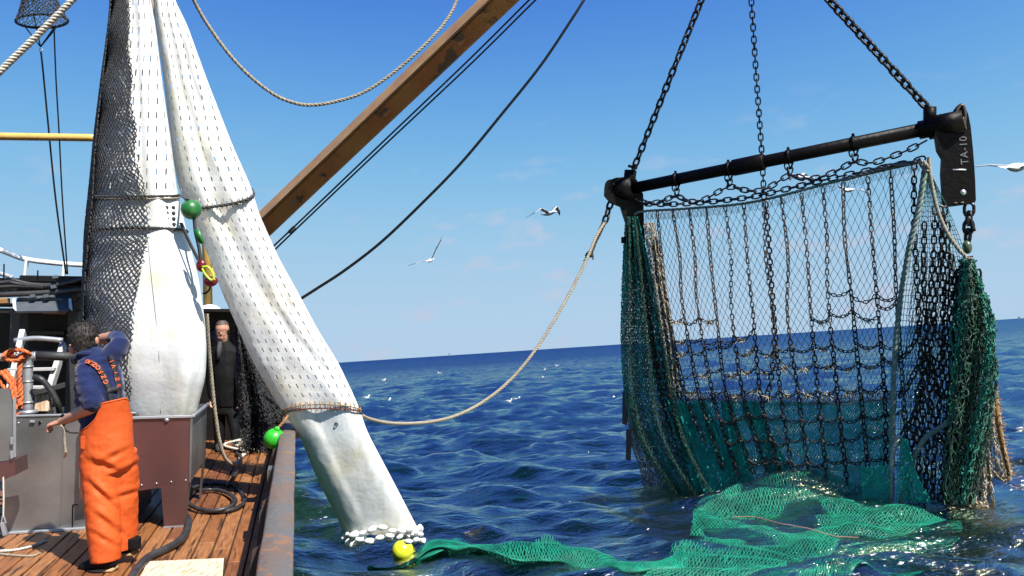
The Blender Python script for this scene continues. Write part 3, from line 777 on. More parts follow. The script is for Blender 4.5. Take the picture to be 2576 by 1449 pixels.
bpart(hop, 'leg', prism([(lx1, HY + 0.0, HB), (lx1, HY + 0.16, HB), (lx1 - 0.03, HY + 0.06, 0.012), (lx1 - 0.03, HY + 0.0, 0.012)], (-0.012, 0, 0)), M_STEEL)
bpart(hop, 'leg', prism([(lx1, HY + HD - 0.2, HB), (lx1, HY + HD, HB), (lx1 - 0.03, HY + HD, 0.012), (lx1 - 0.03, HY + HD - 0.1, 0.012)], (-0.012, 0, 0)), M_STEEL)
bpart(hop, 'foot_plate', boxv(lx0 + 0.03, lx1 - 0.02, HY - 0.02, HY + 0.07, 0.0, 0.0115), M_GALV)
q = fy(420, 1056); hop.part('bolt', ball(B(q + np.array((0, -0.006, 0))), 0.022, 12, (1, 1, 1)), M_GALV)

for k in range(6):
    hop.part('bolt', ball(B((HX0 - .1 + k * .12, HY - .004, HB + .03 - (1 - k / 5) * .04)), .009, 8), M_GALV)
bpart(hop, 'edge_flange', obox((HX1 + .004, HY - .006, HB + .01), (HX1 + .004, HY - .006, HZ1 - .02), .02, .012, (0, 1, 0)), M_STEEL)
# ------------------------------------------------------------------ long steel bin at the left
BY = bz(120, 1336)[1]
BX0, BX1 = by(14, 1060, BY)[0], by(338, 1200, BY)[0]; BZ1 = by(100, 1048, BY)[2]
bin_ = Thing('steel_bin', 'plain grey stainless steel bin behind the man in orange trousers', 'bin', B(((BX0 + BX1) / 2, BY + 0.4, 0)), rot=RBM)
bpart(bin_, 'front_panel', boxv(BX0, BX1, BY, BY + 0.012, 0.02, BZ1), M_STEEL)
bpart(bin_, 'top_rim', boxv(BX0 - 0.01, BX1, BY - 0.012, BY + 0.03, BZ1 + 0.001, BZ1 + 0.018, 0.004), M_GALV)
bpart(bin_, 'end_panel', boxv(BX1 - 0.013, BX1 - 0.001, BY + 0.013, BY + 0.9, 0.02, BZ1), M_STEEL)
bpart(bin_, 'back_panel', boxv(BX0, BX1 - 0.014, BY + 0.9, BY + 0.912, 0.02, BZ1), M_STEEL)
bpart(bin_, 'end_panel', boxv(BX0, BX0 + 0.012, BY + 0.013, BY + 0.899, 0.02, BZ1), M_STEEL)
bpart(bin_, 'sill', boxv(BX0, BX1, BY - 0.05, BY - 0.001, 0.0, 0.022, 0.004), M_GALV)
q = by(100, 1063, BY - 0.012); bpart(bin_, 'drain_hole', ball(q, 0.012, 10, (1, 0.4, 1)), M_CABLE)
q0, q1 = by(75, 1060, BY - 0.015), by(88, 1061, BY - 0.015); bpart(bin_, 'catch', obox(q0, q1, 0.02, 0.02), M_GALV)
q0, q1, q2 = by(196, 1270, BY - 0.006), by(183, 1270, BY - 0.006), by(182, 1328, BY - 0.006)
mb = Mb(); mb.add(*tube(np.array([q0, q1]), 0.004, 5)); mb.add(*tube(np.array([q1, q2]), 0.005, 5)); bpart(bin_, 'weld_bead', mb.data(), M_CABLE)

for x_ in (BX0 + .45, BX0 + .82):
    bpart(bin_, 'weld_seam', obox((x_, BY - .003, .05), (x_, BY - .003, BZ1 - .03), .008, .006, (0, 1, 0)), M_STEEL)
for k in range(7):
    bpart(bin_, 'bolt', ball((BX0 + .1 + k * .17, BY - .004, BZ1 - .05), .009, 8, (1, .6, 1)), M_GALV, smooth=True)
# hatch box at the very left
LY = BY - 0.55
hb = Thing('hatch_box', 'steel box with a hinged door at the left edge of the deck', 'box', B((by(0, 1100, LY)[0], LY, 0.4)), rot=RBM)
x1 = by(38, 1100, LY)[0]; x0 = x1 - 0.5
bpart(hb, 'door', prism([by(-60, 978, LY), by(24, 978, LY), by(36, 1040, LY), by(37, 1155, LY), by(-60, 1172, LY)], (0, 0.02, 0)), M_STEEL)
bpart(hb, 'base', prism([by(-60, 1174, LY), by(37, 1157, LY), by(39, 1195, LY), by(-60, 1235, LY)], (0, 0.3, 0)), M_TANK)
bpart(hb, 'frame', obox(by(37, 1000, LY - 0.01), by(37, 1150, LY - 0.01), 0.012, 0.02), M_GALV)
for yy_ in (1100, 1135): bpart(hb, 'hinge', obox(by(30, yy_, LY - 0.02), by(30, yy_ + 18, LY - 0.02), 0.02, 0.02), M_GALV)
pin = Thing('hanging_pin', 'small steel block hanging on a white cord by the hatch box', 'weight', B(by(12, 1345, LY - 0.02)), rot=RBM)
pin.part('cord', rope3(B(np.array([by(8, 1200, LY - 0.03), by(9, 1260, LY - 0.03), by(8, 1300, LY - 0.03)])), 0.007), M_ROPEW)
bpart(pin, 'shackle', tube(np.array([by(3, 1318, LY - 0.03), by(6, 1300, LY - 0.03), by(10, 1300, LY - 0.03), by(15, 1316, LY - 0.03)]), 0.006, 6), M_GALV)
bpart(pin, 'block', obox(by(6, 1315, LY - 0.03), by(14, 1347, LY - 0.03), 0.035, 0.03), M_GALV)

# ------------------------------------------------------------------ pipe rail, orange rope, hose
PY = BY + 0.25
pr = Thing('pipe_rail', 'galvanised pipe rail with a bright elbow standing on the steel bin', 'pipe rail', B(by(70, 1042, PY)), rot=RBM)
el = [by(70, 1040, PY), by(70, 960, PY), by(70, 925, PY), by(72, 905, PY), by(80, 897, PY), by(92, 895, PY)]
bpart(pr, 'upright', tube(crom(el, 24), 0.041, 14), M_GALV, smooth=True)
bpart(pr, 'cross_pipe', tube(np.array([by(-40, 899, PY + 0.05), by(66, 898, PY + 0.05)]), 0.036, 12), M_GALV, smooth=True)
bpart(pr, 'cross_pipe', tube(np.array([by(86, 895, PY), by(190, 897, PY)]), 0.040, 12), M_DARKG, smooth=True)
for y_ in (922, 1012): bpart(pr, 'collar', tube(np.array([by(70, y_ - 2, PY), by(70, y_ + 2, PY)]), 0.048, 14), M_GALV, smooth=True)
bpart(pr, 'collar', tube(np.array([by(70, 958, PY), by(70, 961, PY)]), 0.046, 14), M_GALV, smooth=True)
bpart(pr, 'flange', tube(np.array([by(70, 1032, PY), by(70, 1042, PY)]), 0.08, 14), M_GALV, smooth=True)
bpart(pr, 'post', obox(by(185, 890, PY), by(190, 1046, PY), 0.07, 0.07), M_DARKG)
bpart(pr, 'brace', obox(by(85, 990, PY + 0.1), by(188, 962, PY + 0.1), 0.05, 0.05), M_DARKG)
orr = Thing('orange_rope', 'orange laid rope knotted over the pipe rail and hanging in loops', 'rope', B(by(30, 1040, PY)), rot=RBM)
kn = by(42, 893, PY - 0.05)
for q in range(4):
    cc = []
    for k in range(14):
        a = k / 13 * 2 * math.pi * 1.2 + q
        cc.append(kn + np.array((0.055 * math.cos(a) * (1 + .3 * q % 2), 0.05 * math.sin(a * 2 + q), 0.05 * math.sin(a))))
    orr.part('knot', rope3(B(crom(cc, 40)), 0.017), M_ROPEO)
fr_ = Mb()
for k in range(60):
    d = np.array((random.gauss(-0.2, 1), random.gauss(-0.3, .6), random.gauss(0, .8))); d /= np.linalg.norm(d)
    fr_.add(*segs([B(kn + d * 0.03)], [B(kn + d * random.uniform(.05, .085))], 0.004))
orr.part('frayed_end', fr_.data(), M_ROPEO)
for pts in ([(0, 935), (15, 950), (40, 985), (50, 1020)], [(10, 930), (28, 950), (44, 975), (48, 940), (50, 905)], [(-8, 945), (10, 975), (30, 1000), (38, 1012)],
            [(52, 900), (48, 950), (40, 1000), (34, 1025)], [(50, 960), (53, 1000), (50, 1028)], [(38, 985), (43, 1000), (48, 985), (50, 950)], [(25, 970), (33, 1005), (40, 1030)], [(34, 1040), (42, 1046), (48, 1038)]):
    dd_ = random.uniform(-0.11, -0.05)
    orr.part('loop', rope3(B(crom([by(x, y, PY + dd_) for x, y in pts], 30)), 0.020), M_ROPEO)
hz = crom([by(86, 948, PY - 0.1), by(105, 955, PY - 0.12), by(130, 985, PY - 0.1), by(145, 1015, PY - 0.08), by(152, 1046, PY)], 30)
solo('black_hose', tube(B(hz), 0.026, 10), M_RUBBER, 'black rubber hose curving down beside the galvanised pipe', 'hose', B(hz[-1]))

# ------------------------------------------------------------------ winch gantry and shelter at the left
GY = 9.3
g_ = Thing('winch_gantry', 'black steel winch gantry with hoses under a white railing', 'gantry', B(by(110, 1000, GY)), rot=RBM)
def gb(name, x0, y0, x1, y1, mat, d=0.3, yb=GY, **k):
    a, b_ = by(x0, y0, yb), by(x1, y1, yb)
    bpart(g_, name, boxv(a[0], b_[0], yb, yb + d, b_[2], a[2], 0.012), mat, **k)
gb('top_beam', 48, 692, 216, 712, M_BLACK, 0.5)
gb('beam', 30, 712, 214, 738, M_BLACK, 0.4, GY + 0.1)
gb('post', 26, 775, 42, 1100, M_DARKG, 0.25, GY + 0.05)
gb('post', 172, 740, 186, 1100, M_DARKG, 0.25, GY + 0.05)
gb('side_box', 190, 722, 214, 752, M_DARKG, 0.4)
gb('side_box', 187, 757, 222, 782, M_DARKG, 0.5)
gb('cross_beam', -40, 775, 230, 790, M_DARKG, 0.3, GY + 0.35)
gb('back_wall', -120, 780, 240, 1120, M_BLACK, 0.05, GY + 1.2)
bpart(g_, 'roof_plate', boxv(by(-120, 760, GY)[0], by(232, 760, GY)[0], GY + 0.3, GY + 1.25, by(0, 764, GY)[2], by(0, 760, GY)[2]), M_BLACK)
# tilted grey deflector plate
p0, p1, p2, p3 = by(46, 742, GY + 0.1), by(178, 740, GY + 0.1), by(170, 781, GY - 0.35), by(32, 783, GY - 0.35)
bpart(g_, 'deflector', prism([p0, p1, p2, p3], (0, 0.01, -0.02)), M_GREY)
for q in ((49, 744, 96, 746), (102, 744, 160, 746)):
    bpart(g_, 'deflector_rib', obox(by(q[0], q[1] + 8, GY - 0.05), by(q[2], q[3] + 8, GY - 0.05), 0.02, 0.03), M_GREY)
for x in (31, 172):
    bpart(g_, 'lamp_bracket', prism([by(x, 752, GY - 0.2), by(x + 6, 750, GY - 0.2), by(x + 9, 782, GY - 0.38), by(x + 2, 775, GY - 0.38)], (0, 0.02, 0)), M_WHITE)
for pts, r in (([(22, 709), (60, 716), (120, 719), (160, 714), (216, 699)], .022), ([(28, 703), (75, 714), (130, 716), (190, 708)], .02), ([(-10, 742), (60, 739), (130, 735), (214, 728)], .03),
               ([(-10, 712), (26, 708), (40, 703)], .02), ([(-10, 722), (50, 720), (110, 722)], .018)):
    bpart(g_, 'hydraulic_hose', tube(crom([by(x, y, GY - 0.12) for x, y in pts], 30), r, 7), M_RUBBER, smooth=True)
for x, y in ((138, 697), (134, 722), (82, 745), (116, 745)): bpart(g_, 'fitting', obox(by(x, y - 4, GY - 0.15), by(x + 2, y + 5, GY - 0.15), 0.06, 0.05), M_GREY)
for x in (9, 94): bpart(g_, 'antenna', tube(np.array([by(x, 712, GY), by(x + 1, 664 if x < 50 else 680, GY)]), 0.008, 5), M_CABLE)
bpart(g_, 'pale_fitting', obox(by(108, 784, GY + 0.2), by(168, 785, GY + 0.2), 0.05, 0.05), M_BEIGE)
bpart(g_, 'rusty_fitting', obox(by(-5, 758, GY - 0.1), by(22, 757, GY - 0.1), 0.1, 0.06), M_BROWN)
for q in ((100, 832), (60, 830), (136, 832)): bpart(g_, 'grille_bar', obox(by(q[0], 838, GY + 1.1), by(q[0], 862, GY + 1.1), 0.02, 0.02), M_DARKG)
bpart(g_, 'shelf', obox(by(75, 837, GY + 1.05), by(160, 837, GY + 1.05), 0.05, 0.05), M_DARKG)
bpart(g_, 'shelf', obox(by(60, 884, GY + 0.6), by(150, 884, GY + 0.6), 0.06, 0.06), M_DARKG)
# ladder
ld = Thing('ladder', 'weathered aluminium step ladder leaning in the dark gantry', 'ladder', B(by(90, 1046, GY - 0.9)), rot=RBM)
def lad(name, a, b_, w, h, mat=M_ALU): bpart(ld, name, obox(a, b_, w, h), mat)
lad('stile', by(58, 835, GY - 0.6), by(10, 1046, GY - 1.2), 0.05, 0.10); lad('stile', by(160, 868, GY - 0.6), by(104, 1046, GY - 1.2), 0.05, 0.10)
bpart(ld, 'rung', tube(crom([by(36, 857, GY - 0.7), by(90, 851, GY - 0.7), by(158, 856, GY - 0.7)], 12), 0.026, 10), M_GALV, smooth=True)
lad('rung', by(22, 930, GY - 0.9), by(140, 928, GY - 0.9), 0.10, 0.03); lad('rung', by(20, 975, GY - 1.0), by(128, 974, GY - 1.0), 0.10, 0.03)
blk = Thing('wood_blocks', 'weathered pale wooden block wedged behind the galvanised pipe', 'wood block', B(by(105, 1040, PY + 0.3)), rot=RBM)
bpart(blk, 'block', obox(by(108, 1036, PY + 0.2), by(112, 985, PY + 0.2), 0.14, 0.12), M_CREAM)
bpart(blk, 'wedge', obox(by(88, 1038, PY + 0.18), by(132, 1036, PY + 0.18), 0.06, 0.05), M_DARKG)
# white bow railing beyond
RY = 12.5
wr_ = Thing('white_railing', 'white curved steel railing above the black gantry', 'railing', B(by(100, 700, RY)), rot=RBM)
bpart(wr_, 'top_rail', tube(crom([by(x, y, RY) for x, y in ((-60, 610), (0, 629), (60, 651), (130, 661), (213, 667), (260, 668))], 40), 0.036, 8), M_WHITE, smooth=True)
bpart(wr_, 'lower_rail', tube(crom([by(x, y, RY) for x, y in ((-60, 675), (0, 688), (32, 698))], 12), 0.032, 8), M_WHITE, smooth=True)
for x, y in ((63, 652), (158, 664)):
    bpart(wr_, 'stanchion', obox(by(x + 5, y, RY), by(x, y + 45, RY), 0.09, 0.03), M_WHITE)
bpart(wr_, 'lower_deck_edge', boxv(by(-80, 700, RY)[0], by(215, 700, RY)[0], RY - 0.1, RY + 0.6, by(0, 735, RY)[2], by(0, 700, RY)[2]), M_BLACK)
# yellow pole
yp = crom([by(-60, 342, 10.5), by(0, 343, 10.5), by(250, 347, 10.5)], 20)
solo('yellow_pole', tube(B(yp), 0.046, 14), M_YELLOW, 'yellow horizontal pole crossing the sky at the left edge', 'pole', B(yp[0]))

# ------------------------------------------------------------------ dark bow shelter with its gear, mast and dome
SY = 13.2
sh = Thing('bow_shelter', 'black bow shelter behind the man in the black jacket', 'shelter', B(by(600, 1120, SY)), rot=RBM)
sa_, sb_ = by(440, 786, SY), by(760, 1120, SY)
bpart(sh, 'wall', boxv(sa_[0], sb_[0], SY, SY + 0.1, -0.02, sa_[2]), M_BLACK)
bpart(sh, 'roof', boxv(sa_[0], sb_[0], SY - 0.5, SY + 1.2, sa_[2] + 0.001, sa_[2] + 0.05), M_BLACK)
bpart(sh, 'side_wall', boxv(sa_[0] - 0.1, sa_[0] - 0.001, SY - 1.6, SY + 0.1, -0.02, sa_[2]), M_BLACK)
q = by(549, 854, SY - 0.06)
vv, ff = lathe([(0.001, .06), (0.07, .06), (0.09, .03), (0.16, .03), (0.17, 0)], 20)
bpart(sh, 'reel', (xf(vv, Matrix.Translation(Vector(q)) @ Matrix.Rotation(rad(90), 4, 'X')), ff), M_GREY, smooth=True)
mst = Thing('yellow_mast', 'yellow mast foot showing between the two white bags', 'mast', B(by(522, 790, SY + 0.8)), rot=RBM)
bpart(mst, 'mast', tube(np.array([by(524, 800, SY + 0.8), by(513, 330, SY + 0.8)]), 0.075, 14), M_YELLOW, smooth=True)
bpart(mst, 'gusset', prism([by(528, 700, SY + 0.75), by(528, 680, SY + 0.75), by(545, 655, SY + 0.75), by(545, 690, SY + 0.75)], (0, 0.03, 0)), M_YELLOW)
q = by(526, 786, SY + 0.6)
solo('white_dome', ball(B(q), 0.15, 18, (1.4, 1, 0.9)), M_WHITE, 'small white dome on the roof behind the white bag', 'dome', B(q))

# ------------------------------------------------------------------ the white bag
def sheet(rows, base, n, t0, t1, m, crease=(), back=True, amp=0.012, seed=0.0, sq=1.0):
    """rows: (y, left x, right x, depth offset, half thickness m). A flattened tube, closed all round"""
    R = np.asarray(rows, float)
    ys = np.linspace(t0, t1, m)
    lx = np.interp(ys, R[:, 0], R[:, 1]); rx = np.interp(ys, R[:, 0], R[:, 2]); dd = np.interp(ys, R[:, 0], R[:, 3]); th = np.interp(ys, R[:, 0], R[:, 4])
    k = np.ones(9) / 9
    def sm(a): return np.convolve(np.concatenate([np.full(4, a[0]) - (np.arange(4, 0, -1)) * (a[1] - a[0]), a, np.full(4, a[-1]) + (np.arange(1, 5)) * (a[-1] - a[-2])]), k, 'valid')
    lx, rx, dd, th = sm(lx), sm(rx), sm(dd), sm(th)
    a = np.linspace(0, 2 * np.pi, n + 1)
    ca = np.sign(np.cos(a)) * np.abs(np.cos(a)) ** sq; sa2 = np.sign(np.sin(a)) * np.abs(np.sin(a)) ** sq
    pc, hw = (lx + rx) / 2, (rx - lx) / 2
    px = pc[:, None] - hw[:, None] * ca[None]; dep = base + dd[:, None] - th[:, None] * sa2[None]
    for (pts, A, sg) in crease:
        P_ = np.asarray(pts, float)
        ac = np.interp(ys, P_[:, 0], P_[:, 1])                       # where the fold runs, 0 left .. 1 right of the front
        x = (px - lx[:, None]) / (rx - lx)[:, None] - ac[:, None]
        w = np.interp(ys, P_[:, 0], P_[:, 2])[:, None]
        g = np.where(x < 0, np.exp(-(x / sg) ** 2), np.exp(-(x / (sg * 0.28)) ** 2))
        dep = dep - A * w * g * (np.sin(a)[None] > -0.05)
        dep = dep + 0.8 * A * w * np.exp(-((x - sg * 0.55) / (sg * 0.4)) ** 2) * (np.sin(a)[None] > -0.05)
    for i in range(m):
        for j in range(n + 1):
            jj = j % n
            dep[i, j] += amp * noise.fractal(Vector((px[i, jj] * 0.011 + seed, ys[i] * 0.0065, math.sin(a[jj]) * 1.2)), 1.0, 2.0, 4)
    # the tube hangs: rows are tilted with its slope so that its ends look cut square
    V = W(px, np.repeat(ys[:, None], n + 1, 1) + 0 * px, dep)
    seg = np.linalg.norm(np.diff(V, axis=1), axis=2); U = np.concatenate([np.zeros((m, 1)), np.cumsum(seg, 1)], 1)
    mid = W(pc, ys, base + dd); Lg = np.concatenate([[0], np.cumsum(np.linalg.norm(np.diff(mid, axis=0), axis=1))])
    uv = np.stack([U * (U[:, -1].mean() / U[:, -1])[:, None] * 0.6 + U * 0.4, np.repeat(Lg[:, None], n + 1, 1)], -1)
    i, j = np.mgrid[0:m - 1, 0:n]; c = n + 1
    return V.reshape(-1, 3), np.stack([i * c + j, (i + 1) * c + j, (i + 1) * c + j + 1, i * c + j + 1], -1).reshape(-1, 4), uv.reshape(-1, 2)

LEG = [(-190, 352, 384, .30, .07), (-60, 374, 424, .34, .10), (0, 386, 440, .36, .12), (62, 390, 471, .38, .14), (200, 412, 521, .42, .17), (360, 429, 583, .46, .20), (470, 448, 632, .50, .22), (540, 480, 653, .52, .21),
       (650, 527, 702, .54, .19), (740, 560, 752, .55, .18), (830, 600, 800, .57, .18), (910, 636, 850, .58, .18), (1000, 688, 893, .60, .17), (1040, 714, 909, .62, .165), (1070, 736, 918, .64, .165),
       (1100, 755, 931, .67, .18), (1200, 796, 984, .76, .19), (1300, 846, 1036, .86, .19), (1346, 869, 1060, .91, .19)]
LB = 7.25
CR = [([(0, .30, .3), (200, .22, 1), (360, .30, 1.2), (480, .30, .6), (600, .3, .7), (700, .34, .7), (800, .46, .7), (900, .60, .6), (1000, .8, .4), (1040, .85, .2), (1346, .9, .0)], 0.032, 0.24),
      ([(0, .62, .4), (200, .55, .9), (360, .62, .8), (470, .7, .4), (640, .75, .7), (760, .70, .8), (900, .85, .6), (1040, .3, .2), (1346, .3, .0)], 0.020, 0.16),
      ([(0, .5, .0), (1040, .30, .2), (1100, .30, .9), (1200, .30, .7), (1300, .28, .6), (1346, .28, .5)], 0.007, 0.20)]
leg = Thing('white_net_sleeve', 'long white slit plastic sleeve slanting from the hoist over the rail into the sea', 'net sleeve', W(960, 1360, LB + .95))
for (a, b_, m_, mat, nm) in ((-190, 498, 140, M_BAGS, 'upper_sleeve'), (492, 1036, 130, M_BAGS, 'middle_sleeve'), (1030, 1346, 90, M_BAG, 'lower_sleeve')):
    v, f, uv = sheet(LEG, LB, 84, a, b_, m_, CR, amp=0.012, seed=2.2, sq=0.62)
    leg.part(nm, (v, f), mat, uv=uv)
def around(rows, base, y0, y1, n, out=0.012, a0=-0.1, a1=1.1, bow=0.0, crease=CR, amp=0.012, seed=2.2, sq=0.62):
    """a curve laid round the front of a bag from its left to its right edge"""
    R = np.asarray(rows, float); t = np.linspace(0, 1, n)
    a = np.pi * (a0 + (a1 - a0) * t); y = y0 + (y1 - y0) * t + bow * np.sin(np.pi * t)
    lx, rx, dd, th = (np.interp(y, R[:, 0], R[:, k]) for k in (1, 2, 3, 4))
    s = np.sin(a)
    return W((lx + rx) / 2 - (rx - lx) / 2 * np.cos(a) * 1.01, y, base + dd - (th + 0.022) * np.sign(s) * np.abs(s) ** 0.62 - out)
def lacing(t, name, curve, r, mat, mat2=None):
    o = t.part(name, rope3(curve, r), mat)
    return o
for (y0, y1, bow) in ((528, 478, 14), (1046, 1040, -26)):
    cv = around(LEG, LB, y0, y1, 40, bow=bow)
    leg.part('lacing', rope3(cv, 0.016 if y0 < 900 else 0.008, pitch=0.14 if y0 < 900 else .08), M_ROPED if y0 < 900 else M_ROPET)
    mb = Mb()
    P_ = resample(cv, 0.05)
    for k in range(1, len(P_) - 1):
        mb.add(*tube(P_[k] + np.array([(0, 0, .034), (.006, -.012, 0), (0, 0, -.034)]), 0.0045, 4))
    leg.part('stitching', mb.data(), M_ROPED if y0 < 900 else M_BROWN)
cv = around(LEG, LB, 1052, 1046, 40, bow=-22); leg.part('lacing', rope3(cv, 0.008, pitch=0.1), M_NETR)
for (x, y) in ((613, 467), (866, 1023), (846, 1067)):
    R_ = np.asarray(LEG); dd = np.interp(y, R_[:, 0], R_[:, 3]); th = np.interp(y, R_[:, 0], R_[:, 4]); l_, r_ = np.interp(y, R_[:, 0], R_[:, 1]), np.interp(y, R_[:, 0], R_[:, 2])
    s = math.sqrt(max(0, 1 - ((x - (l_ + r_) / 2) / ((r_ - l_) / 2)) ** 2)); c = W(x, y, LB + dd - th * s ** .62 - 0.006)
    d = (CAMP - c) / np.linalg.norm(CAMP - c)
    vv, ff = lathe([(0.008, 0.004), (0.012, 0.008), (0.017, 0.006), (0.019, 0)], 12); leg.part('eyelet', (xf(vv, Matrix.Translation(Vector(c)) @ look(d).to_4x4()), ff), M_BLACK)
# white egg floats round the mouth
fcount = 0
for (yo, rr2, nn) in ((-10, 1.0, 24), (10, 1.03, 24)):
    for k in range(nn):
        a = 2 * np.pi * (k + 0.5 * (yo > 0)) / nn
        yb = 1344 + yo - 0.0 + 14 * math.cos(a) * -0.3
        lx, rx = 869 + yo * 0.45, 1060 + yo * 0.2
        c = W((lx + rx) / 2 - (rx - lx) / 2 * math.cos(a) * rr2, yb + random.uniform(-9, 9) + (12 if math.cos(a) > 0 else -4) * abs(math.cos(a)), LB + 0.91 - 0.27 * math.sin(a) * rr2)
        tg = np.array((math.sin(a), 0.5 * math.cos(a), 0.25 + random.uniform(-.4, .4)))
        vv, ff = ball((0, 0, 0), 0.031 * random.uniform(.8, 1.25), 10, (1, 1, 1.75)); vv = xf(vv, look(tg).to_4x4()) + c
        leg.part('float', (vv, ff), M_FLOATW)

BAGR = [(-190, 302, 348, 0.0, .08), (-60, 288, 368, 0.0, .13), (0, 287, 380, 0.0, .15), (70, 281, 392, 0, .17), (220, 261, 410, 0, .22), (340, 246, 428, 0, .26), (480, 233, 446, 0, .29), (530, 227, 458, 0, .30), (585, 222, 470, 0, .31),
        (700, 217, 500, 0, .37), (810, 214, 516, .0, .41), (880, 216, 520, .0, .42), (950, 226, 517, .02, .41), (1040, 262, 494, .06, .37), (1110, 290, 478, .1, .33)]
BB = 7.34
BC = [([(0, .72, .6), (200, .70, .8), (400, .72, .7), (585, .8, .3), (700, .9, .0), (1110, .9, .0)], 0.03, 0.16), ([(0, .45, .3), (300, .50, .6), (480, .5, .3), (585, .5, .1), (1110, .5, 0)], 0.035, 0.14),
      ([(0, .8, 0), (585, .80, .3), (700, .84, .9), (900, .86, 1), (1110, .86, .8)], 0.03, 0.13)]
bag = Thing('white_catch_bag', 'bulging white plastic cod end hanging full into the steel hopper', 'net bag', W(400, 1100, BB))
M_BAGS2 = bag_mat('bag_sheet_slit_columns', (0.072, 0.135, 0.011, 0.062))
for (a, b_, m_, mat, nm) in ((-190, 486, 130, M_BAGS2, 'neck_panel'), (482, 590, 30, M_BAG, 'collar_panel'), (586, 1110, 110, M_BAG, 'belly_panel')):
    v, f, uv = sheet(BAGR, BB, 84, a, b_, m_, BC, amp=0.007, seed=5.1, sq=0.78)
    bag.part(nm, (v, f), mat, uv=uv)
for (y0, y1, bow, r) in ((492, 490, 3, 0.012), (588, 586, -14, 0.014), (494, 496, 5, 0.008)):
    bag.part('tie_rope', rope3(around(BAGR, BB, y0, y1, 40, bow=bow, out=0.0), r, pitch=0.09), M_ROPED if r != 0.008 else M_ROPET)
def on_bag(x, y, out=0.03):
    R_ = np.asarray(BAGR); l_, r_, dd, th = (np.interp(y, R_[:, 0], R_[:, k]) for k in (1, 2, 3, 4))
    s = math.sqrt(max(0, 1 - ((x - (l_ + r_) / 2) / ((r_ - l_) / 2)) ** 2)); return W(x, y, BB + dd - th * s ** .78 - out)
for x in (419, 436):
    for k in range(5):
        c = on_bag(x + k * 0.6, 522 + k * 14, 0.012); d = (CAMP - c) / np.linalg.norm(CAMP - c)
        vv, ff = lathe([(0.001, 0.004), (0.014, 0.004), (0.018, 0.0)], 10); bag.part('eyelet', (xf(vv, Matrix.Translation(Vector(c)) @ look(d).to_4x4()), ff), M_DARKG)
bag.part('seam', tube(np.array([on_bag(x, y, 0.004) for x, y in ((371, 600), (381, 700), (392, 800), (400, 900), (404, 1040))]), 0.0022, 4), M_GREY)

# black chafing net over the left side of the bag
nr_ = [(0, 326), (100, 325), (250, 334), (420, 346), (480, 364), (560, 376), (620, 366), (680, 353), (740, 343), (800, 336), (860, 329), (950, 327), (1060, 326)]
ctrl = []
R_ = np.asarray(BAGR)
for y in np.linspace(-180, 1075, 27):
    l_, r_, dd, th = (np.interp(y, R_[:, 0], R_[:, k]) for k in (1, 2, 3, 4)); xe = np.interp(y, [q[0] for q in nr_], [q[1] for q in nr_])
    ae = math.acos(np.clip(((l_ + r_) / 2 - xe) / ((r_ - l_) / 2), -1, 1))
    row = []
    for a in np.linspace(-0.9, ae, 9):
        s = math.sin(a); row.append(W((l_ + r_) / 2 - ((r_ - l_) / 2 + 5) * math.cos(a), y, BB + dd - (th + 0.05) * np.sign(s) * abs(s) ** .78))
    ctrl.append(row)
cn = Thing('black_chafing_net', 'black diamond mesh chafing net wrapped round the left of the white bag', 'net', W(280, 1060, BB))
S_ = Surf(ctrl)
cn.part('mesh', diamond(S_, 26, 166, 0.0052, knot=0.0085, jit=0.10, wob=lambda u, v: 0.012 * np.stack([np.sin(v * 60 + u * 9), np.cos(v * 47), 0 * u], -1)), M_NETB)
cn.part('gathered_layer', diamond(Surf(np.asarray(ctrl)[:, :5] * 1.0 + np.array((-0.0, -0.03, 0))), 26, 208, 0.0078, knot=0.010, jit=0.3, seed=4), M_NETB)
mb = Mb()
for v_ in np.linspace(0.03, 0.98, 75):
    a = S_(np.array([1.0]), np.array([v_]))[0]; d = RC @ np.array((random.uniform(.3, 1), random.uniform(-1, .2), .3)); mb.add(*segs([a], [a + d * random.uniform(.012, .035)], 0.005))
cn.part('cut_ends', mb.data(), M_NETB, kind='stuff')

# green balls, strap, carabiner
gbp = W(481, 527, 7.04)
gb_ = Thing('green_float_ball', 'round dark green float ball wedged between the two white bags', 'float', gbp)
gb_.part('ball', ball(gbp, 0.092, 22), M_FLOATDG)
gb_.part('cord', rope3(np.array([on_bag(452, 490), W(468, 500, 6.98), gbp + np.array((0.0, -0.03, .085))]), 0.012), M_ROPED)
sw = Thing('webbing_sling', 'grey webbing sling with red swivel and lime carabiner beside the white bag', 'sling', W(500, 640, 7.04))
for pts in ([(455, 560), (468, 590), (482, 620), (500, 655)], [(488, 545), (492, 585), (500, 620), (505, 655)]):
    c = crom([W(x, y, 7.02) for x, y in pts], 14); sd = RC[:, 0] * 0.016; nn_ = -RC[:, 2] * -0.002
    v = np.concatenate([c - sd - nn_, c + sd - nn_, c + sd + nn_, c - sd + nn_]); k = len(c)
    f = [[a * k + i, b_ * k + i, b_ * k + i + 1, a * k + i + 1] for i in range(k - 1) for a, b_ in ((0, 1), (1, 2), (2, 3), (3, 0))]
    sw.part('strap', (v, f), M_GREYC)
sw.part('swivel', ball(W(506, 668, 7.02), 0.052, 14, (0.9, .6, 1.15)), M_RED)
sw.part('swivel', ball(W(529, 708, 7.04), 0.055, 14, (1.3, .6, .9)), M_RED)
oc = [(509, 672), (524, 672), (536, 692), (537, 702), (530, 704), (516, 690), (509, 676)]
sw.part('carabiner', tube(crom([W(x, y, 6.98) for x, y in oc], 40), 0.011, 8), M_LIME)
sw.part('ring', tube(crom([W(x, y, 7.04) for x, y in ((528, 715), (527, 728), (518, 737), (510, 738))], 16), 0.009, 6), M_CABLE)
dgl = Thing('green_rubber_flap', 'dark green rubber flap hanging below the green float ball', 'flap', W(500, 600, 6.9))
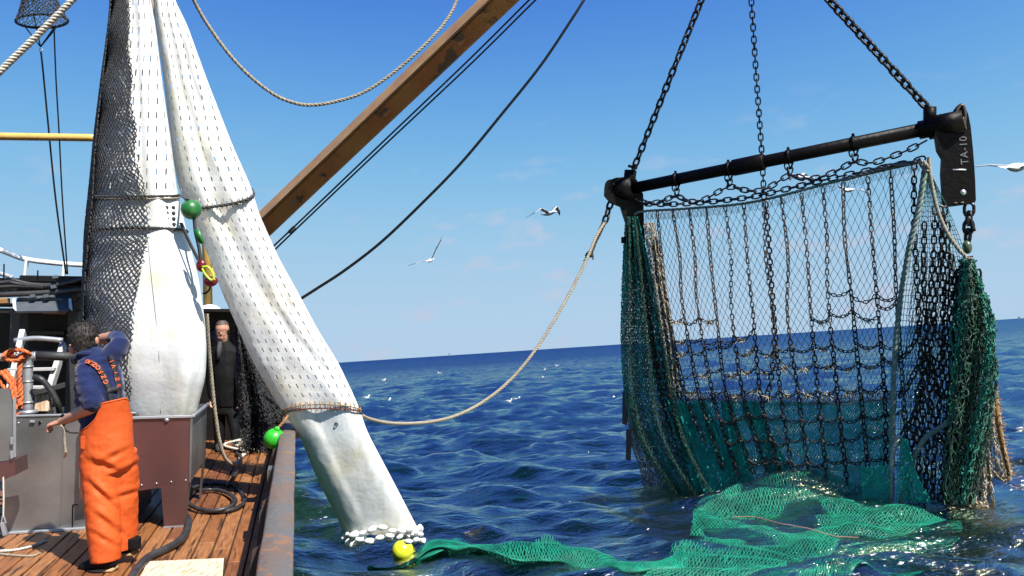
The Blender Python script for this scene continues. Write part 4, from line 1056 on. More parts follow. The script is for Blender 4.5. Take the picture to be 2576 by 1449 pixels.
v, f = prism(W([488, 500, 513, 506, 495], [578, 576, 610, 614, 606], 6.9), -RC[:, 2] * 0.02); dgl.part('flap', (v, f), M_FLOATDG)
gp = W(690, 1104, 7.6)
g2 = Thing('bright_green_buoy', 'bright green round buoy hanging inside the rail below the sleeve', 'buoy', gp)
g2.part('ball', ball(gp, 0.103, 24), M_FLOATG)
g2.part('lug', ball(gp + RC @ np.array((.035, .10, .03)), 0.03, 12, (1, .5, 1)), M_FLOATG)
g2.part('cord', rope3(np.array([gp + RC @ np.array((.03, .1, 0)), W(716, 1058, 7.65), W(724, 1046, 7.7)]), 0.014), M_BROWN)
yb_ = WZ(1013, 1390, 0.05)
for _ in range(12): yb_ = WZ(1013, 1390, float(eta(yb_[0], yb_[1])) + .05)
yl = Thing('yellow_buoy', 'shiny yellow-green round buoy floating beside the sleeve mouth', 'buoy', yb_)
yl.part('ball', ball(yb_ + np.array((0, 0, .02)), 0.122, 28), M_FLOATY)
yl.part('lug', ball(yb_ + np.array((.10, 0, -.06)), 0.03, 12), M_FLOATY)
# ------------------------------------------------------------------ beam trawl
def TD(x): return 1.0 / (0.08696 + (np.asarray(x, float) - 1545) / 855 * 0.0254)
def TW(x, y, off=0.0): return W(x, y, TD(x) + off)
bl, br_ = TW(1590, 474), TW(2340, 322)
ax = (br_ - bl) / np.linalg.norm(br_ - bl)
UPV = np.array((0, 0, 1.0)); nrm = np.cross(ax, UPV); nrm /= np.linalg.norm(nrm)      # nrm faces the boat
if np.dot(nrm, CAMP - bl) < 0: nrm = -nrm
tb = Thing('beam_trawl_beam', 'black steel trawl beam with a shoe at each end hanging from three chains', 'trawl beam', (bl + br_) / 2)
tb.part('beam', tube(np.array([bl - ax * .1, br_ + ax * .1]), 0.082, 18), M_BEAM)
mc = TW(1882, 411)
def on_beam(x):
    t = np.linspace(0, 1, 400)[:, None]; P_ = bl + (br_ - bl) * t; return P_[np.argmin(np.abs(PX(P_)[:, 0] - x))]
mc = on_beam(1890)
tb.part('sleeve', tube(np.array([mc - ax * .27, mc - ax * .25, mc + ax * .16, mc + ax * .18]), np.array([.09, .112, .112, .09]), 18), M_BEAM)
tb.part('sleeve', tube(np.array([br_ - ax * .12, br_ + ax * .05]), 0.108, 18), M_BEAM)
clampx = (1700, 1833, 1985, 2148)
for x in clampx:
    c = on_beam(x); tb.part('clamp', tube(np.array([c - ax * .022, c + ax * .022]), 0.096, 16), M_BEAM)
    tb.part('clamp_bolt', tube(np.array([c + UPV * .09, c + UPV * .125]), 0.018, 6), M_BEAM)
def shoe(px_poly, c_x, thick, name, off=0.0):
    pl = np.array([TW(x, y) for x, y in px_poly])
    # push every corner onto the shoe's own upright plane
    c = TW(c_x, px_poly[0][1]); n_ = shoe_n
    pl = np.array([CAMP + (q - CAMP) * (np.dot(c - CAMP, n_) / np.dot(q - CAMP, n_)) for q in pl])
    return prism(pl - n_ * thick / 2, n_ * thick)
# right shoe: a plate seen almost face on
shoe_n = (nrm * 0.9 + ax * 0.43); shoe_n /= np.linalg.norm(shoe_n)
rs = [(2352, 300), (2362, 288), (2392, 292), (2400, 276), (2408, 266), (2418, 264), (2427, 272), (2434, 290), (2440, 320), (2446, 380), (2451, 450), (2453, 505), (2449, 512), (2380, 521), (2371, 512), (2366, 440), (2368, 400), (2356, 380), (2350, 340)]
v, f = shoe(rs, 2400, 0.05, 'shoe')
so = tb.part('shoe', (v, f), M_BEAM, smooth=False, label='right trawl shoe plate lettered TA-10')
c0 = W(2352, 318, 9.0)
tb.part('shoe_hub', tube(np.array([br_ - ax * .02, br_ + ax * .34]), 0.135, 18), M_BEAM)
tb.part('shoe_hub', tube(np.array([br_ + ax * .0 + UPV * .06, br_ + ax * .02 + UPV * .24]), 0.07, 12), M_BEAM)
def shoe_pt(x, y, out=0.0):
    q = TW(x, y); c = TW(2400, 300); q = CAMP + (q - CAMP) * (np.dot(c - CAMP, shoe_n) / np.dot(q - CAMP, shoe_n)); return q + shoe_n * (0.025 + out) * (1 if np.dot(shoe_n, CAMP - q) > 0 else -1)
fs = 1 if np.dot(shoe_n, CAMP - br_) > 0 else -1
tb.part('handle', tube(crom([shoe_pt(x, y, .02) for x, y in ((2402, 300), (2404, 280), (2412, 268), (2420, 272), (2423, 290), (2421, 318))], 24), 0.021, 8), M_CHAINW, parent=so)
tb.part('handle', tube(crom([shoe_pt(x, y, .03) for x, y in ((2416, 300), (2420, 312), (2424, 330))], 10), 0.017, 8), M_CHAINW, parent=so)
tb.part('weld_mark', obox(shoe_pt(2394, 428.5, .003), shoe_pt(2428, 428.5, .003), 0.012, 0.016), M_GALV, parent=so)
vv, ff = lathe([(0.001, 0.012), (0.018, 0.012), (0.02, .004), (0.03, .004), (0.032, 0)], 16)
tb.part('bolt', (xf(vv, Matrix.Translation(Vector(shoe_pt(2421, 485, .001))) @ look(shoe_n * fs).to_4x4()), ff), M_GALV, parent=so)
for x, y in ((2424, 516),): tb.part('bolt', ball(shoe_pt(2445, 514, .0), 0.014, 10), M_GALV, parent=so)
for x in (2401, 2418): tb.part('slot', obox(shoe_pt(x - 5, 512 - (x - 2400) * .05, .002), shoe_pt(x + 5, 511.5 - (x - 2400) * .05, .002), 0.012, 0.018), M_CHAINW, parent=so)
ctr = shoe_pt(2423, 380, .004); top_ = shoe_pt(2421, 350, .004); ub = Vector(top_ - ctr).normalized(); zb = Vector(shoe_n * fs).normalized(); xb = ub; ybv = zb.cross(xb)
letters('lettering', 'TA-10', 0.115, mk('weld_lettering', (0.16, 0.155, 0.15), rough=0.5), tb.I @ (Matrix.Translation(Vector(ctr)) @ Matrix((xb, ybv, zb)).transposed().to_4x4()), so, .002, 0, 1.15)
# left shoe: seen edge on, partly hidden by netting
tb.part('shoe_hub', tube(np.array([bl - ax * .32, bl + ax * .02]), 0.17, 18), M_BEAM)
tb.part('shoe_hub', tube(np.array([bl - ax * .05 + UPV * .05, bl + UPV * .27]), 0.09, 12), M_BEAM)
shoe_n = nrm * 0.75 + ax * 0.66; shoe_n /= np.linalg.norm(shoe_n)
lsp = [(1521, 470), (1530, 455), (1548, 448), (1575, 446), (1600, 452), (1617, 490), (1619, 560), (1622, 610), (1606, 645), (1586, 650), (1578, 640), (1573, 560), (1560, 520), (1535, 510), (1520, 492)]
v, f = shoe(lsp, 1575, 0.06, 'shoe'); ls = tb.part('shoe', (v, f), M_BEAM, smooth=False)
tb.part('handle', tube(crom([TW(x, y, -.15) for x, y in ((1527, 480), (1524, 466), (1530, 456), (1540, 455), (1546, 466))], 20), 0.018, 8), M_CHAINW, parent=ls)
tb.part('lug', obox(TW(1570, 596, -.05), TW(1570, 612, -.05), 0.07, 0.07), M_BEAM, parent=ls)

# hoisting chains: every link a part
apex = W(1863, -250, 10.1)
LM = {}
def link_mesh(p, w, mat):
    k = (round(p, 4), round(w, 4), mat.name)
    if k not in LM:
        v, q = link_np(p, w, 10, 4); LM[k] = make_mesh('link', v, q, mat, True)
    return LM[k]
def chain_thing(name, label, pts, pitch, w, mat, group=None, cat='chain', roll=0.3):
    pts = np.asarray(pts, float); t = Thing(name, label, cat, pts[-1], group=group)
    R, c = chain_mats(pts, pitch, roll0=roll, jit=0.1); me = link_mesh(pitch, w, mat)
    for k in range(len(c)): t.inst('link', me, Matrix.Translation(Vector(c[k])) @ Matrix(R[k].tolist()).to_4x4())
    return t
ch1 = chain_thing('hoist_chain', 'black hoisting chain running up from the left trawl shoe', [apex, W(1790, -62, 10.35), TW(1700, 160, -.35), TW(1583, 452)], 0.112, 0.0165, M_CHAIN, 'hoisting chains of the trawl')
ch2 = chain_thing('hoist_chain', 'thin black hoisting chain at the middle of the trawl beam', [apex, W(1886, -60, 10.1), TW(1903, 200), on_beam(1919) + UPV * .05], 0.080, 0.0125, M_CHAIN, 'hoisting chains of the trawl')
ch3 = chain_thing('hoist_chain', 'heavy black hoisting chain running up from the lettered right shoe', [apex, W(2031, -60, 9.7), W(2190, 115, 9.35), TW(2345, 285)], 0.104, 0.0185, M_CHAIN, 'hoisting chains of the trawl', roll=0.9)
stc = W(1590, 412, TD(1590)); ch1s = ch1.part('shackle', tube(np.array([W(1580, 417, TD(1590) - .02), W(1603, 423, TD(1590) - .02)]), 0.022, 8), M_CHAIN)
# headline chains
head = [(1608, 512), (1680, 514), (1760, 510), (1830, 503), (1900, 494), (1985, 474), (2060, 456), (2130, 440), (2210, 424), (2290, 408), (2325, 398)]
HEADL = crom([TW(x, y, -.02) for x, y in head], 80)
chain_thing('headline_chain', 'black chain laced straight along the headline rope of the trawl', HEADL, 0.098, 0.0135, M_CHAIN, 'headline chains')
sc = [(1600, 500), (1630, 512), (1665, 506), (1701, 493), (1735, 507), (1770, 503), (1833, 470), (1870, 478), (1915, 480), (1950, 462), (1987, 440), (2020, 449), (2060, 447), (2105, 430), (2149, 407), (2190, 411), (2240, 395), (2290, 375), (2328, 355)]
chain_thing('headline_chain', 'black scalloped chain hung from the beam clamps above the headline', crom([TW(x, y, -.05) for x, y in sc], 120), 0.098, 0.0135, M_CHAIN, 'headline chains')
for x, yb2 in zip(clampx, (488, 466, 436, 403)):
    c = on_beam(x)
    for s in (-1, 1):
        chain_thing('clamp_chain', {1700: 'short chain under the leftmost beam clamp', 1833: 'short chain under the second beam clamp from the left', 1985: 'short chain under the third beam clamp right of the sleeve', 2148: 'short chain under the rightmost beam clamp'}[x] + (', left leg' if s < 0 else ', right leg'),
                    [c + ax * .04 * s - UPV * .09, TW(x + s, yb2, -.05)], 0.075, 0.012, M_CHAIN, 'beam clamp chains')
chain_thing('clamp_chain', 'short chain straight below the thick beam sleeve', [mc - UPV * .1 + ax * .14, TW(1922, 500, -.04)], 0.08, 0.012, M_CHAIN, 'beam clamp chains')

# netting of the trawl
net = Thing('trawl_net', 'trawl net with dark twine front and green belly hanging under the beam', 'net', TW(1960, 1250))
hl = [(1622, 531), (1740, 524), (1900, 507), (2100, 457), (2315, 406)]
net.part('headline_rope', rope3(crom([TW(x, y, -.01) for x, y in [(1595, 540)] + hl], 60), 0.020, pitch=.2), M_ROPEG)
net.part('headline_rope', rope3(crom([TW(x, y, -.03) for x, y in ((2120, 452), (2180, 434), (2240, 417), (2290, 411), (2316, 404))], 30), 0.032, pitch=.2), M_GREY)
rowsA = [hl, [(1645, 690), (1765, 690), (1920, 688), (2105, 680), (2284, 665)], [(1670, 850), (1790, 850), (1940, 850), (2110, 848), (2258, 842)], [(1690, 1002), (1815, 1006), (1965, 1010), (2110, 1010), (2248, 1002)]]
offA = [0.03, 0.10, 0.12, 0.05]
SA = Surf([[TW(x, y, offA[i] + .06 * math.sin(k * 1.9 + i)) for k, (x, y) in enumerate(r)] for i, r in enumerate(rowsA)])
net.part('front_panel', diamond(SA, 42, 34, 0.0030, knot=0.0075, jit=0.07), M_NETL)
net.part('selvedge', diamond(Surf([[TW(x, y + o, .03) for x, y in hl] for o in (3, 24)]), 120, 2, 0.0022, jit=.2), M_NETL)
net.part('seam_band', diamond(Surf([[TW(x, y + o + 4 * math.sin(x * .1), -.02) for x, y in rowsA[3]] for o in (-16, 0, 8)]), 110, 4, 0.0042, jit=.3, sag=.006), M_NETR)
rowsB = [rowsA[3], [(1705, 1060), (1830, 1060), (1970, 1062), (2112, 1062), (2246, 1058)], [(1725, 1120), (1850, 1125), (1975, 1125), (2115, 1125), (2244, 1118)], [(1750, 1190), (1870, 1200), (1985, 1195), (2118, 1195), (2243, 1190)], [(1780, 1260), (1890, 1275), (1995, 1260), (2120, 1262), (2243, 1268)]]
SB = Surf([[TW(x, y, .03 * i * -1 + .05 * math.sin(k * 2.2 + i * 1.3)) for k, (x, y) in enumerate(r)] for i, r in enumerate(rowsB)])
net.part('green_panel', diamond(SB, 92, 46, 0.0052, jit=0.12), M_NETT)
SB2 = Surf([[TW(x + (k - 2) * 2, y, .25 + .10 * math.sin(k * 2.9 + i * 2.1)) for k, (x, y) in enumerate(r)] for i, r in enumerate(rowsB)])
net.part('green_back_panel', diamond(SB2, 74, 46, 0.0048, jit=0.2, seed=3), M_NETT)
for (x0, x1, w0, w1, sd) in ((1700, 1790, 40, 75, 5), (1826, 1880, 26, 60, 6), (1762, 1850, 22, 50, 8), (1735, 1860, 60, 130, 9), (1880, 1985, 40, 70, 12)):
    C_ = []
    for i, y in enumerate((1008, 1070, 1130, 1190, 1262)):
        t = i / 4; cx_ = x0 + (x1 - x0) * t; w = w0 + (w1 - w0) * t
        C_.append([TW(cx_ + w * (k - 2) / 4, y + 5 * math.sin(k + i), -.06 + .09 * math.sin(k * 2.4 + i * 1.7 + sd)) for k in range(5)])
    net.part('bunched_green_net', diamond(Surf(C_), 17, 46, 0.0066, jit=0.35, seed=sd, sag=.008), M_NETT)

def wing(name, ys, lx, rx, offs, layers, nu, nv, r, mats, square=False, fold=0.14, nf=2.5, sag=0.0, jit=.2, knot=0, drop=0.0):
    for q in range(layers):
        C_ = []
        for i, y in enumerate(ys):
            row = []
            for k in range(9):
                u = k / 8
                row.append(TW(lx[i] + (rx[i] - lx[i]) * u, y, offs + fold * math.sin(u * nf * 2 * math.pi + q * 2.1 + i * .6) + .10 * q))
            C_.append(row)
        net.part(name, diamond(Surf(C_), nu, nv, r, jit=jit, square=square, seed=20 + q, sag=sag, knot=knot, drop=drop), mats[q % len(mats)])
wing('left_wing', (545, 640, 760, 880, 1000, 1110, 1200, 1275), (1574, 1568, 1563, 1562, 1572, 1604, 1662, 1712), (1604, 1628, 1652, 1674, 1700, 1735, 1780, 1830), -.05, 4, 24, 120, 0.0050, [M_NETGD, M_NETT, M_NETG, M_NETB], sag=.007)
wing('left_wing_mesh', (600, 700, 820, 950), (1580, 1592, 1604, 1618), (1626, 1650, 1675, 1700), .05, 1, 12, 40, 0.0034, [M_NETG], square=True, fold=.05)
wing('left_edge_net', (560, 700, 850, 1000), (1618, 1640, 1664, 1684), (1648, 1672, 1694, 1712), -.1, 2, 9, 64, 0.0042, [M_NETC, M_NETL], fold=.05, sag=.008, jit=.4)
wing('right_mesh', (436, 560, 680, 840, 1000, 1140, 1266), (2326, 2298, 2280, 2260, 2248, 2244, 2242), (2342, 2400, 2434, 2426, 2408, 2394, 2384), -.12, 1, 21, 62, 0.0042, [M_NETG], square=True, fold=.05, jit=.12, knot=.007)
wing('right_mesh', (650, 840, 1000, 1140, 1266), (2300, 2280, 2268, 2262, 2262), (2436, 2428, 2410, 2396, 2384), .12, 1, 18, 50, 0.0042, [M_NETGD], fold=.08)
wing('right_wing', (652, 720, 800, 880, 960, 1050, 1150, 1270), (2420, 2408, 2396, 2392, 2386, 2384, 2376, 2372), (2446, 2470, 2500, 2504, 2510, 2494, 2478, 2448), -.25, 4, 15, 46, 0.0075, [M_NETGD, M_NETG, M_NETGD, M_NETB], sag=.016, jit=.45, fold=.24, nf=1.3, drop=.10)
wing('old_cream_net', (968, 1030, 1100, 1180, 1210), (2478, 2470, 2462, 2488, 2520), (2508, 2516, 2524, 2540, 2545), .15, 2, 9, 24, 0.0055, [M_NETC], sag=.012, jit=.3, fold=.06)
wing('old_cream_net', (1120, 1180, 1250, 1300), (2448, 2448, 2440, 2440), (2472, 2492, 2500, 2506), .1, 2, 12, 16, 0.0055, [M_NETC], sag=.012, jit=.35, fold=.1)
wing('old_cream_net', (990, 1060, 1120, 1190, 1230), (1578, 1580, 1590, 1612, 1616), (1592, 1606, 1625, 1660, 1690), .15, 2, 9, 34, 0.0055, [M_NETC, M_DARKG], sag=.012, jit=.35, fold=.06)
net.part('brown_edge_rope', rope3(crom([TW(x, y, .14) for x, y in ((2500, 968), (2508, 1040), (2520, 1110), (2540, 1190), (2543, 1198))], 30), 0.03, pitch=.2), M_BROWN)
mb = Mb()
for k in range(26):
    t = k / 25; x, y = 2500 + 42 * t ** 1.3, 970 + 225 * t; a = TW(x + 3, y, .13); mb.add(*segs([a], [a + RC @ np.array((random.uniform(.03, .07), random.uniform(-.03, .03), 0))], 0.006))
net.part('brown_edge_tufts', mb.data(), M_BROWN, kind='stuff')
for x, y0, y1 in ((1574, 985, 1070), (1583, 1080, 1160)):
    net.part('hanging_rag', prism([TW(x - 7, y0, .1), TW(x + 6, y0, .1), TW(x + 4, y1, .1), TW(x - 8, y1 - 4, .1)], nrm * .012), M_GREYC, smooth=False)
side = [(2327, 420), (2312, 520), (2284, 640), (2262, 780), (2250, 920), (2246, 1040), (2243, 1150), (2242, 1275)]
net.part('side_rope', rope3(crom([TW(x, y, -.2) for x, y in side], 90), 0.034, pitch=.22), M_ROPEG)
net.part('side_rope', rope3(crom([TW(x, y, -.22) for x, y in ((2258, 1100), (2244, 1160), (2242, 1275))], 30), 0.028, pitch=.14), M_ROPEW)
net.part('side_rope', rope3(crom([TW(x, y, -.25) for x, y in ((2412, 1000), (2385, 1060), (2330, 1100), (2300, 1150), (2284, 1200), (2262, 1270))], 40), 0.030, pitch=.16), M_ROPEG)
net.part('corner_rope', rope3(crom([TW(x, y, -.28) for x, y in ((2336, 396), (2340, 440), (2356, 520), (2380, 580), (2410, 625), (2432, 648))], 50), 0.022, pitch=.14), M_ROPET)
net.part('corner_knot', rope3(crom([TW(2326 + 10 * math.cos(k * 1.1), 412 + 10 * math.sin(k * 1.3) + k, -.26 + .04 * math.sin(k)) for k in range(12)], 60), 0.022, pitch=.14), M_ROPET)
net.part('whipping', rope3(crom([TW(2436 + 10 * math.cos(k * 1.5), 645 + k * 1.6, -.25 + .06 * math.sin(k * 1.5)) for k in range(14)], 80), 0.011, pitch=.08), M_ROPET)
net.part('loose_line', rope3(crom([TW(x, y, -.06) for x, y in ((1945, 880), (1990, 940), (2020, 975), (2060, 1000), (2110, 1018), (2160, 1010))], 40), 0.012, pitch=.1), M_ROPEW)
net.part('loose_line', rope3(crom([TW(x, y, -.08) for x, y in ((1950, 1075), (1985, 1122), (2015, 1148), (2055, 1168), (2100, 1182), (2160, 1180))], 40), 0.013, pitch=.1), M_ROPEW)
net.part('red_knot', ball(TW(1686, 994, -.1), 0.035, 8, (1.3, 1, .8)), mk('red_twine', (0.45, 0.05, 0.03), rough=.8))
mb = Mb()
for k in range(70):
    x = random.uniform(1690, 2240); y = random.uniform(850, 1000); a = TW(x, y, -.04); mb.add(*segs([a], [TW(x + 4, y + random.uniform(12, 30), -.04)], 0.0022))
net.part('loose_twines', mb.data(), M_NETC)

# chain mat
mat_ = Thing('chain_mat', 'mat of crossing steel tickler chains hanging in front of the trawl net', 'chain mat', TW(1960, 1230, -.1))
tops = [(1653, 532), (1692, 530), (1734, 527), (1777, 524), (1824, 518), (1871, 512), (1922, 506), (1965, 497), (2016, 487), (2070, 472), (2121, 460), (2183, 446), (2240, 431)]
mids = [(1683, 770), (1722, 770), (1760, 770), (1805, 775), (1845, 780), (1895, 800), (1940, 800), (1987, 800), (2036, 780), (2088, 740), (2142, 735), (2203, 735), (2256, 740)]
bots = [(1722, 1000), (1762, 1000), (1797, 1005), (1832, 1000), (1876, 1000), (1920, 1005), (1962, 1005), (2012, 1005), (2060, 1005), (2112, 1005), (2163, 1000), (2226, 1000), (2270, 1000)]
ends = [(1772, 1110), (1818, 1178), (1860, 1205), (1896, 1190), (1938, 1208), (1968, 1210), (1995, 1206), (2036, 1208), (2080, 1210), (2132, 1218), (2186, 1208), (2228, 1190), (2284, 1150)]
VC = []
CHP = 0.074
me_l = link_mesh(CHP, 0.0085, M_CHAINW)
for a, b_, c, d in zip(tops, mids, bots, ends):
    j1, j2, j3 = (random.uniform(-7, 7) for _ in range(3))
    cv = crom([TW(*a, -.03), TW((a[0] + b_[0]) / 2 + j1, (a[1] + b_[1]) / 2, -.05), TW(b_[0] + j2, b_[1], -.08), TW(c[0] + j3, c[1], -.12), TW(*d, -.16)], 70); VC.append(cv)
    R, cc = chain_mats(cv, CHP, roll0=random.uniform(0, 1.5), jit=.25); nk = 24
    rest = Mb(); v, q = link_np(CHP, 0.0105, 8, 3)
    V_ = np.einsum('kij,nj->kni', R[nk:], v) + cc[nk:, None]
    o = mat_.part('tickler_chain', (V_.reshape(-1, 3), (np.arange(len(cc) - nk)[:, None, None] * len(v) + q[None]).reshape(-1, 4)), M_CHAIN)
    for k in range(nk): mat_.inst('link', me_l, Matrix.Translation(Vector(cc[k])) @ Matrix(R[k].tolist()).to_4x4(), parent=o)
cv7 = crom([TW(x, y, -.14) for x, y in ((1926, 508), (1940, 700), (1948, 850), (1940, 950), (1925, 1010))], 60); mat_.part('tickler_chain', chain_np(cv7, CHP, .0125), M_CHAIN)
def at_y(cv, y):
    p = PX(cv); return cv[np.argmin(np.abs(p[:, 1] - y))]
shag = Mb()
rowsH = [(0, 3, 800, 795), (0, 5, 852, 845), (9, 12, 742, 738), (8, 12, 795, 770), (0, 12, 880, 860), (0, 12, 935, 905), (0, 12, 985, 975), (1, 12, 1050, 1040), (2, 12, 1105, 1095), (3, 12, 1158, 1150)]
for ri_, (i0, i1, y0, y1) in enumerate(rowsH):
    for i in range(i0, i1):
        t = (i - i0) / max(1, i1 - i0); y = y0 + (y1 - y0) * t + random.uniform(-8, 8); y2 = y + random.uniform(-8, 8)
        a, b_ = at_y(VC[i], y), at_y(VC[i + 1], y2)
        sg = 0.30 * np.linalg.norm(b_ - a) * random.uniform(.7, 1.2)
        k = np.linspace(0, 1, 16)[:, None]; cv = a + (b_ - a) * k - UPV * sg * 4 * k * (1 - k) + nrm * .03
        mat_.part('cross_chain', chain_np(cv, 0.056, 0.0078, roll0=random.uniform(0, 1)), M_CHAIN)
        if ri_ in (0, 1, 3, 4, 5, 6) and random.random() < .62:
            u0 = random.uniform(.1, .5)
            for z in range(26):
                u = u0 + random.uniform(0, .42); c = a + (b_ - a) * u - UPV * sg * 4 * u * (1 - u) + nrm * .03
                shag.add(*segs([c + rng.normal(0, .012, 3)], [c + rng.normal(0, .03, 3) - UPV * .012], 0.0042))
mat_.part('dolly_rope_tufts', shag.data(), M_NETC, kind='stuff')
for pts in ([(2352, 520), (2348, 640), (2336, 780), (2322, 930), (2300, 1060), (2290, 1170), (2286, 1250)], [(2378, 521), (2366, 640), (2352, 760), (2340, 900), (2336, 1040), (2330, 1180), (2326, 1262)], [(2300, 408), (2300, 560), (2308, 720), (2316, 880), (2322, 1000), (2318, 1120)],
            [(2366, 520), (2370, 640), (2372, 760), (2366, 880), (2350, 1000)], [(2346, 800), (2362, 860), (2390, 868), (2402, 800)], [(2346, 900), (2356, 980), (2384, 1000), (2398, 940)], [(2340, 1010), (2356, 1090), (2378, 1120)],
            [(2392, 640), (2396, 760), (2388, 900), (2380, 1040), (2372, 1180), (2366, 1260)], [(2384, 560), (2384, 700), (2376, 860), (2366, 1000), (2352, 1120), (2346, 1255)], [(2326, 560), (2324, 700), (2332, 860), (2336, 960)], [(2404, 700), (2400, 840), (2394, 980), (2386, 1120), (2380, 1262)], [(2310, 980), (2306, 1090), (2312, 1200), (2306, 1262)],
            [(2270, 900), (2300, 860), (2316, 800)], [(2262, 1000), (2290, 960), (2318, 900)], [(2266, 1090), (2296, 1050), (2326, 980)]):
    mat_.part('side_chain', chain_np(crom([TW(x, y, -.18) for x, y in pts], 50), 0.085, 0.0115, roll0=random.uniform(0, 1)), M_CHAIN)
for k in range(7):
    mat_.part('side_chain', chain_np(crom([TW(x + k * 9 - 14 + 5 * math.sin(k * 3 + y * .01), y, -.05 + .1 * math.sin(k * 2)) for x, y in ((2422, 680), (2418, 800), (2412, 920), (2404, 1040), (2400, 1160), (2398, 1260))], 60), 0.088, 0.0155, roll0=k), M_CHAIN)
for k in range(3):
    mat_.part('side_chain', chain_np(crom([TW(x + k * 8 + 4 * math.sin(k * 3 + y * .01), y, -.05) for x, y in ((1598, 640), (1620, 760), (1645, 900), (1672, 1020), (1710, 1120), (1756, 1210))], 60), 0.08, 0.0125, roll0=k), M_CHAIN)
    mat_.part('side_chain', chain_np(crom([TW(x + k * 7 + 4 * math.sin(k * 3 + y * .01), y, -.08) for x, y in ((1640, 600), (1655, 720), (1672, 840), (1690, 940), (1702, 1000))], 60), 0.08, 0.0115, roll0=k), M_CHAINW)
# chain and swivel below the right shoe
qs = [W(2438, 516, 8.85), W(2437, 560, 8.85), W(2434, 604, 8.85)]
chain_thing('shoe_chain', 'short heavy chain hanging below the lettered right shoe', qs, 0.115, 0.021, M_CHAIN, roll=.2)
solo('shackle', tube(crom([W(x, y, 8.78) for x, y in ((2431, 560), (2438, 548), (2447, 572), (2450, 582))], 14), 0.024, 8), M_CHAIN, 'thick black shackle on the chain below the right shoe', 'shackle', W(2440, 560, 8.78))
solo('swivel_float', ball(W(2433, 622, 8.8), 0.06, 14, (.85, .85, 1.3)), mk('olive_float', (0.07, 0.10, 0.045), rough=.35), 'small olive green float under the short shoe chain', 'float', W(2433, 622, 8.8))

# ------------------------------------------------------------------ green cod end drifting at the surface
def SZ(px, py, dz):
    p = WZ(px, py, 0.0)
    for _ in range(8): p = WZ(px, py, float(eta(p[0], p[1])) + dz)
    return np.array((p[0], p[1], eta(p[0], p[1]) + dz))
def SD(px, py, dz):
    p = SZ(px, py, dz); return np.array((p[0], p[1], dz))
def ride(P):
    P = P.copy(); P[..., 2] += eta(P[..., 0], P[..., 1]) + .02 * np.sin(P[..., 0] * 7.1 + np.sin(P[..., 1] * 5)) * np.sin(P[..., 1] * 6.3) - .008; return P
cod = Thing('green_cod_end', 'bright green cod end net drifting at the surface under the trawl', 'net', SZ(1900, 1400, -.1))
rowsU = [[(1752, 1258, .05), (1880, 1272, .0), (2010, 1258, .05), (2150, 1258, .06), (2300, 1270, .0), (2400, 1285, -.1)],
         [(1742, 1300, .03), (1880, 1310, .01), (2020, 1310, -.06), (2160, 1312, -.10), (2310, 1325, -.18), (2420, 1330, -.3)],
         [(1728, 1350, .04), (1870, 1360, .0), (2010, 1360, -.08), (2150, 1360, -.14), (2280, 1365, -.25), (2380, 1370, -.4)],
         [(1680, 1408, .03), (1830, 1415, -.02), (1980, 1415, -.08), (2110, 1410, -.16), (2210, 1405, -.3), (2300, 1400, -.5)],
         [(1625, 1440, .02), (1760, 1470, -.05), (1900, 1480, -.12), (2010, 1470, -.22), (2100, 1450, -.35), (2180, 1440, -.5)],
         [(1560, 1480, .0), (1690, 1530, -.1), (1800, 1550, -.2), (1900, 1540, -.3), (1990, 1510, -.45), (2060, 1490, -.6)]]
for q in range(3):
    SU = Surf([[SD(x, y, z * .14 + .016 - .032 * q + (.03 if q == 0 else .02) * math.sin(i * 2 + k * 1.7 + q)) for k, (x, y, z) in enumerate(r)] for i, r in enumerate(rowsU)])
    cod.part('belly_mesh', diamond(SU, 84 + 8 * q, 74 + 6 * q, 0.0056 + .001 * q, jit=0.14, seed=40 + q, post=ride), M_NETGB)
rowsT = [[(925, 1368, .04), (1000, 1366, .02), (1075, 1360, .08), (1160, 1362, .06), (1270, 1358, .05), (1380, 1362, .05), (1480, 1378, .02), (1570, 1402, .02), (1650, 1412, .02), (1720, 1380, .02)],
         [(922, 1374, .05), (1000, 1372, .03), (1080, 1370, .10), (1160, 1376, .09), (1270, 1378, .09), (1380, 1384, .08), (1480, 1400, .05), (1570, 1422, .04), (1650, 1432, .03), (1740, 1420, .02)],
         [(922, 1382, .02), (1000, 1380, -.04), (1085, 1382, .05), (1160, 1390, .04), (1270, 1398, .03), (1380, 1410, -.02), (1480, 1424, -.04), (1570, 1440, -.03), (1650, 1450, -.04), (1760, 1460, -.05)],
         [(926, 1394, -.06), (1000, 1394, -.14), (1090, 1400, -.06), (1160, 1404, -.08), (1270, 1418, -.12), (1380, 1434, -.16), (1480, 1446, -.18), (1570, 1462, -.16), (1650, 1475, -.12), (1780, 1500, -.12)]]
for q in range(3):
    ST = Surf([[SD(x, y, z - .04 * q + .012 * math.sin(i * 2 + k * 1.7 + q)) for k, (x, y, z) in enumerate(r)] for i, r in enumerate(rowsT)])
    cod.part('throat_mesh', diamond(ST, 130, 30 + 4 * q, 0.0056, jit=0.14, seed=50 + q, post=ride), M_NETGB)
rowsC = [[(1935, 1240, .22), (2010, 1243, .20), (2090, 1240, .20), (2170, 1236, .22)], [(1930, 1252, .14), (2010, 1256, .12), (2090, 1256, .12), (2175, 1250, .14)], [(1938, 1272, .02), (2010, 1278, -.02), (2090, 1278, -.02), (2180, 1270, .0)]]
rolls = Surf([[TW(x, y, -.15 - .05 * i) for x, y, z in r] for i, r in enumerate(rowsC)])
cod.part('rolled_edge', diamond(rolls, 52, 12, 0.006, jit=.1), M_NETGB)
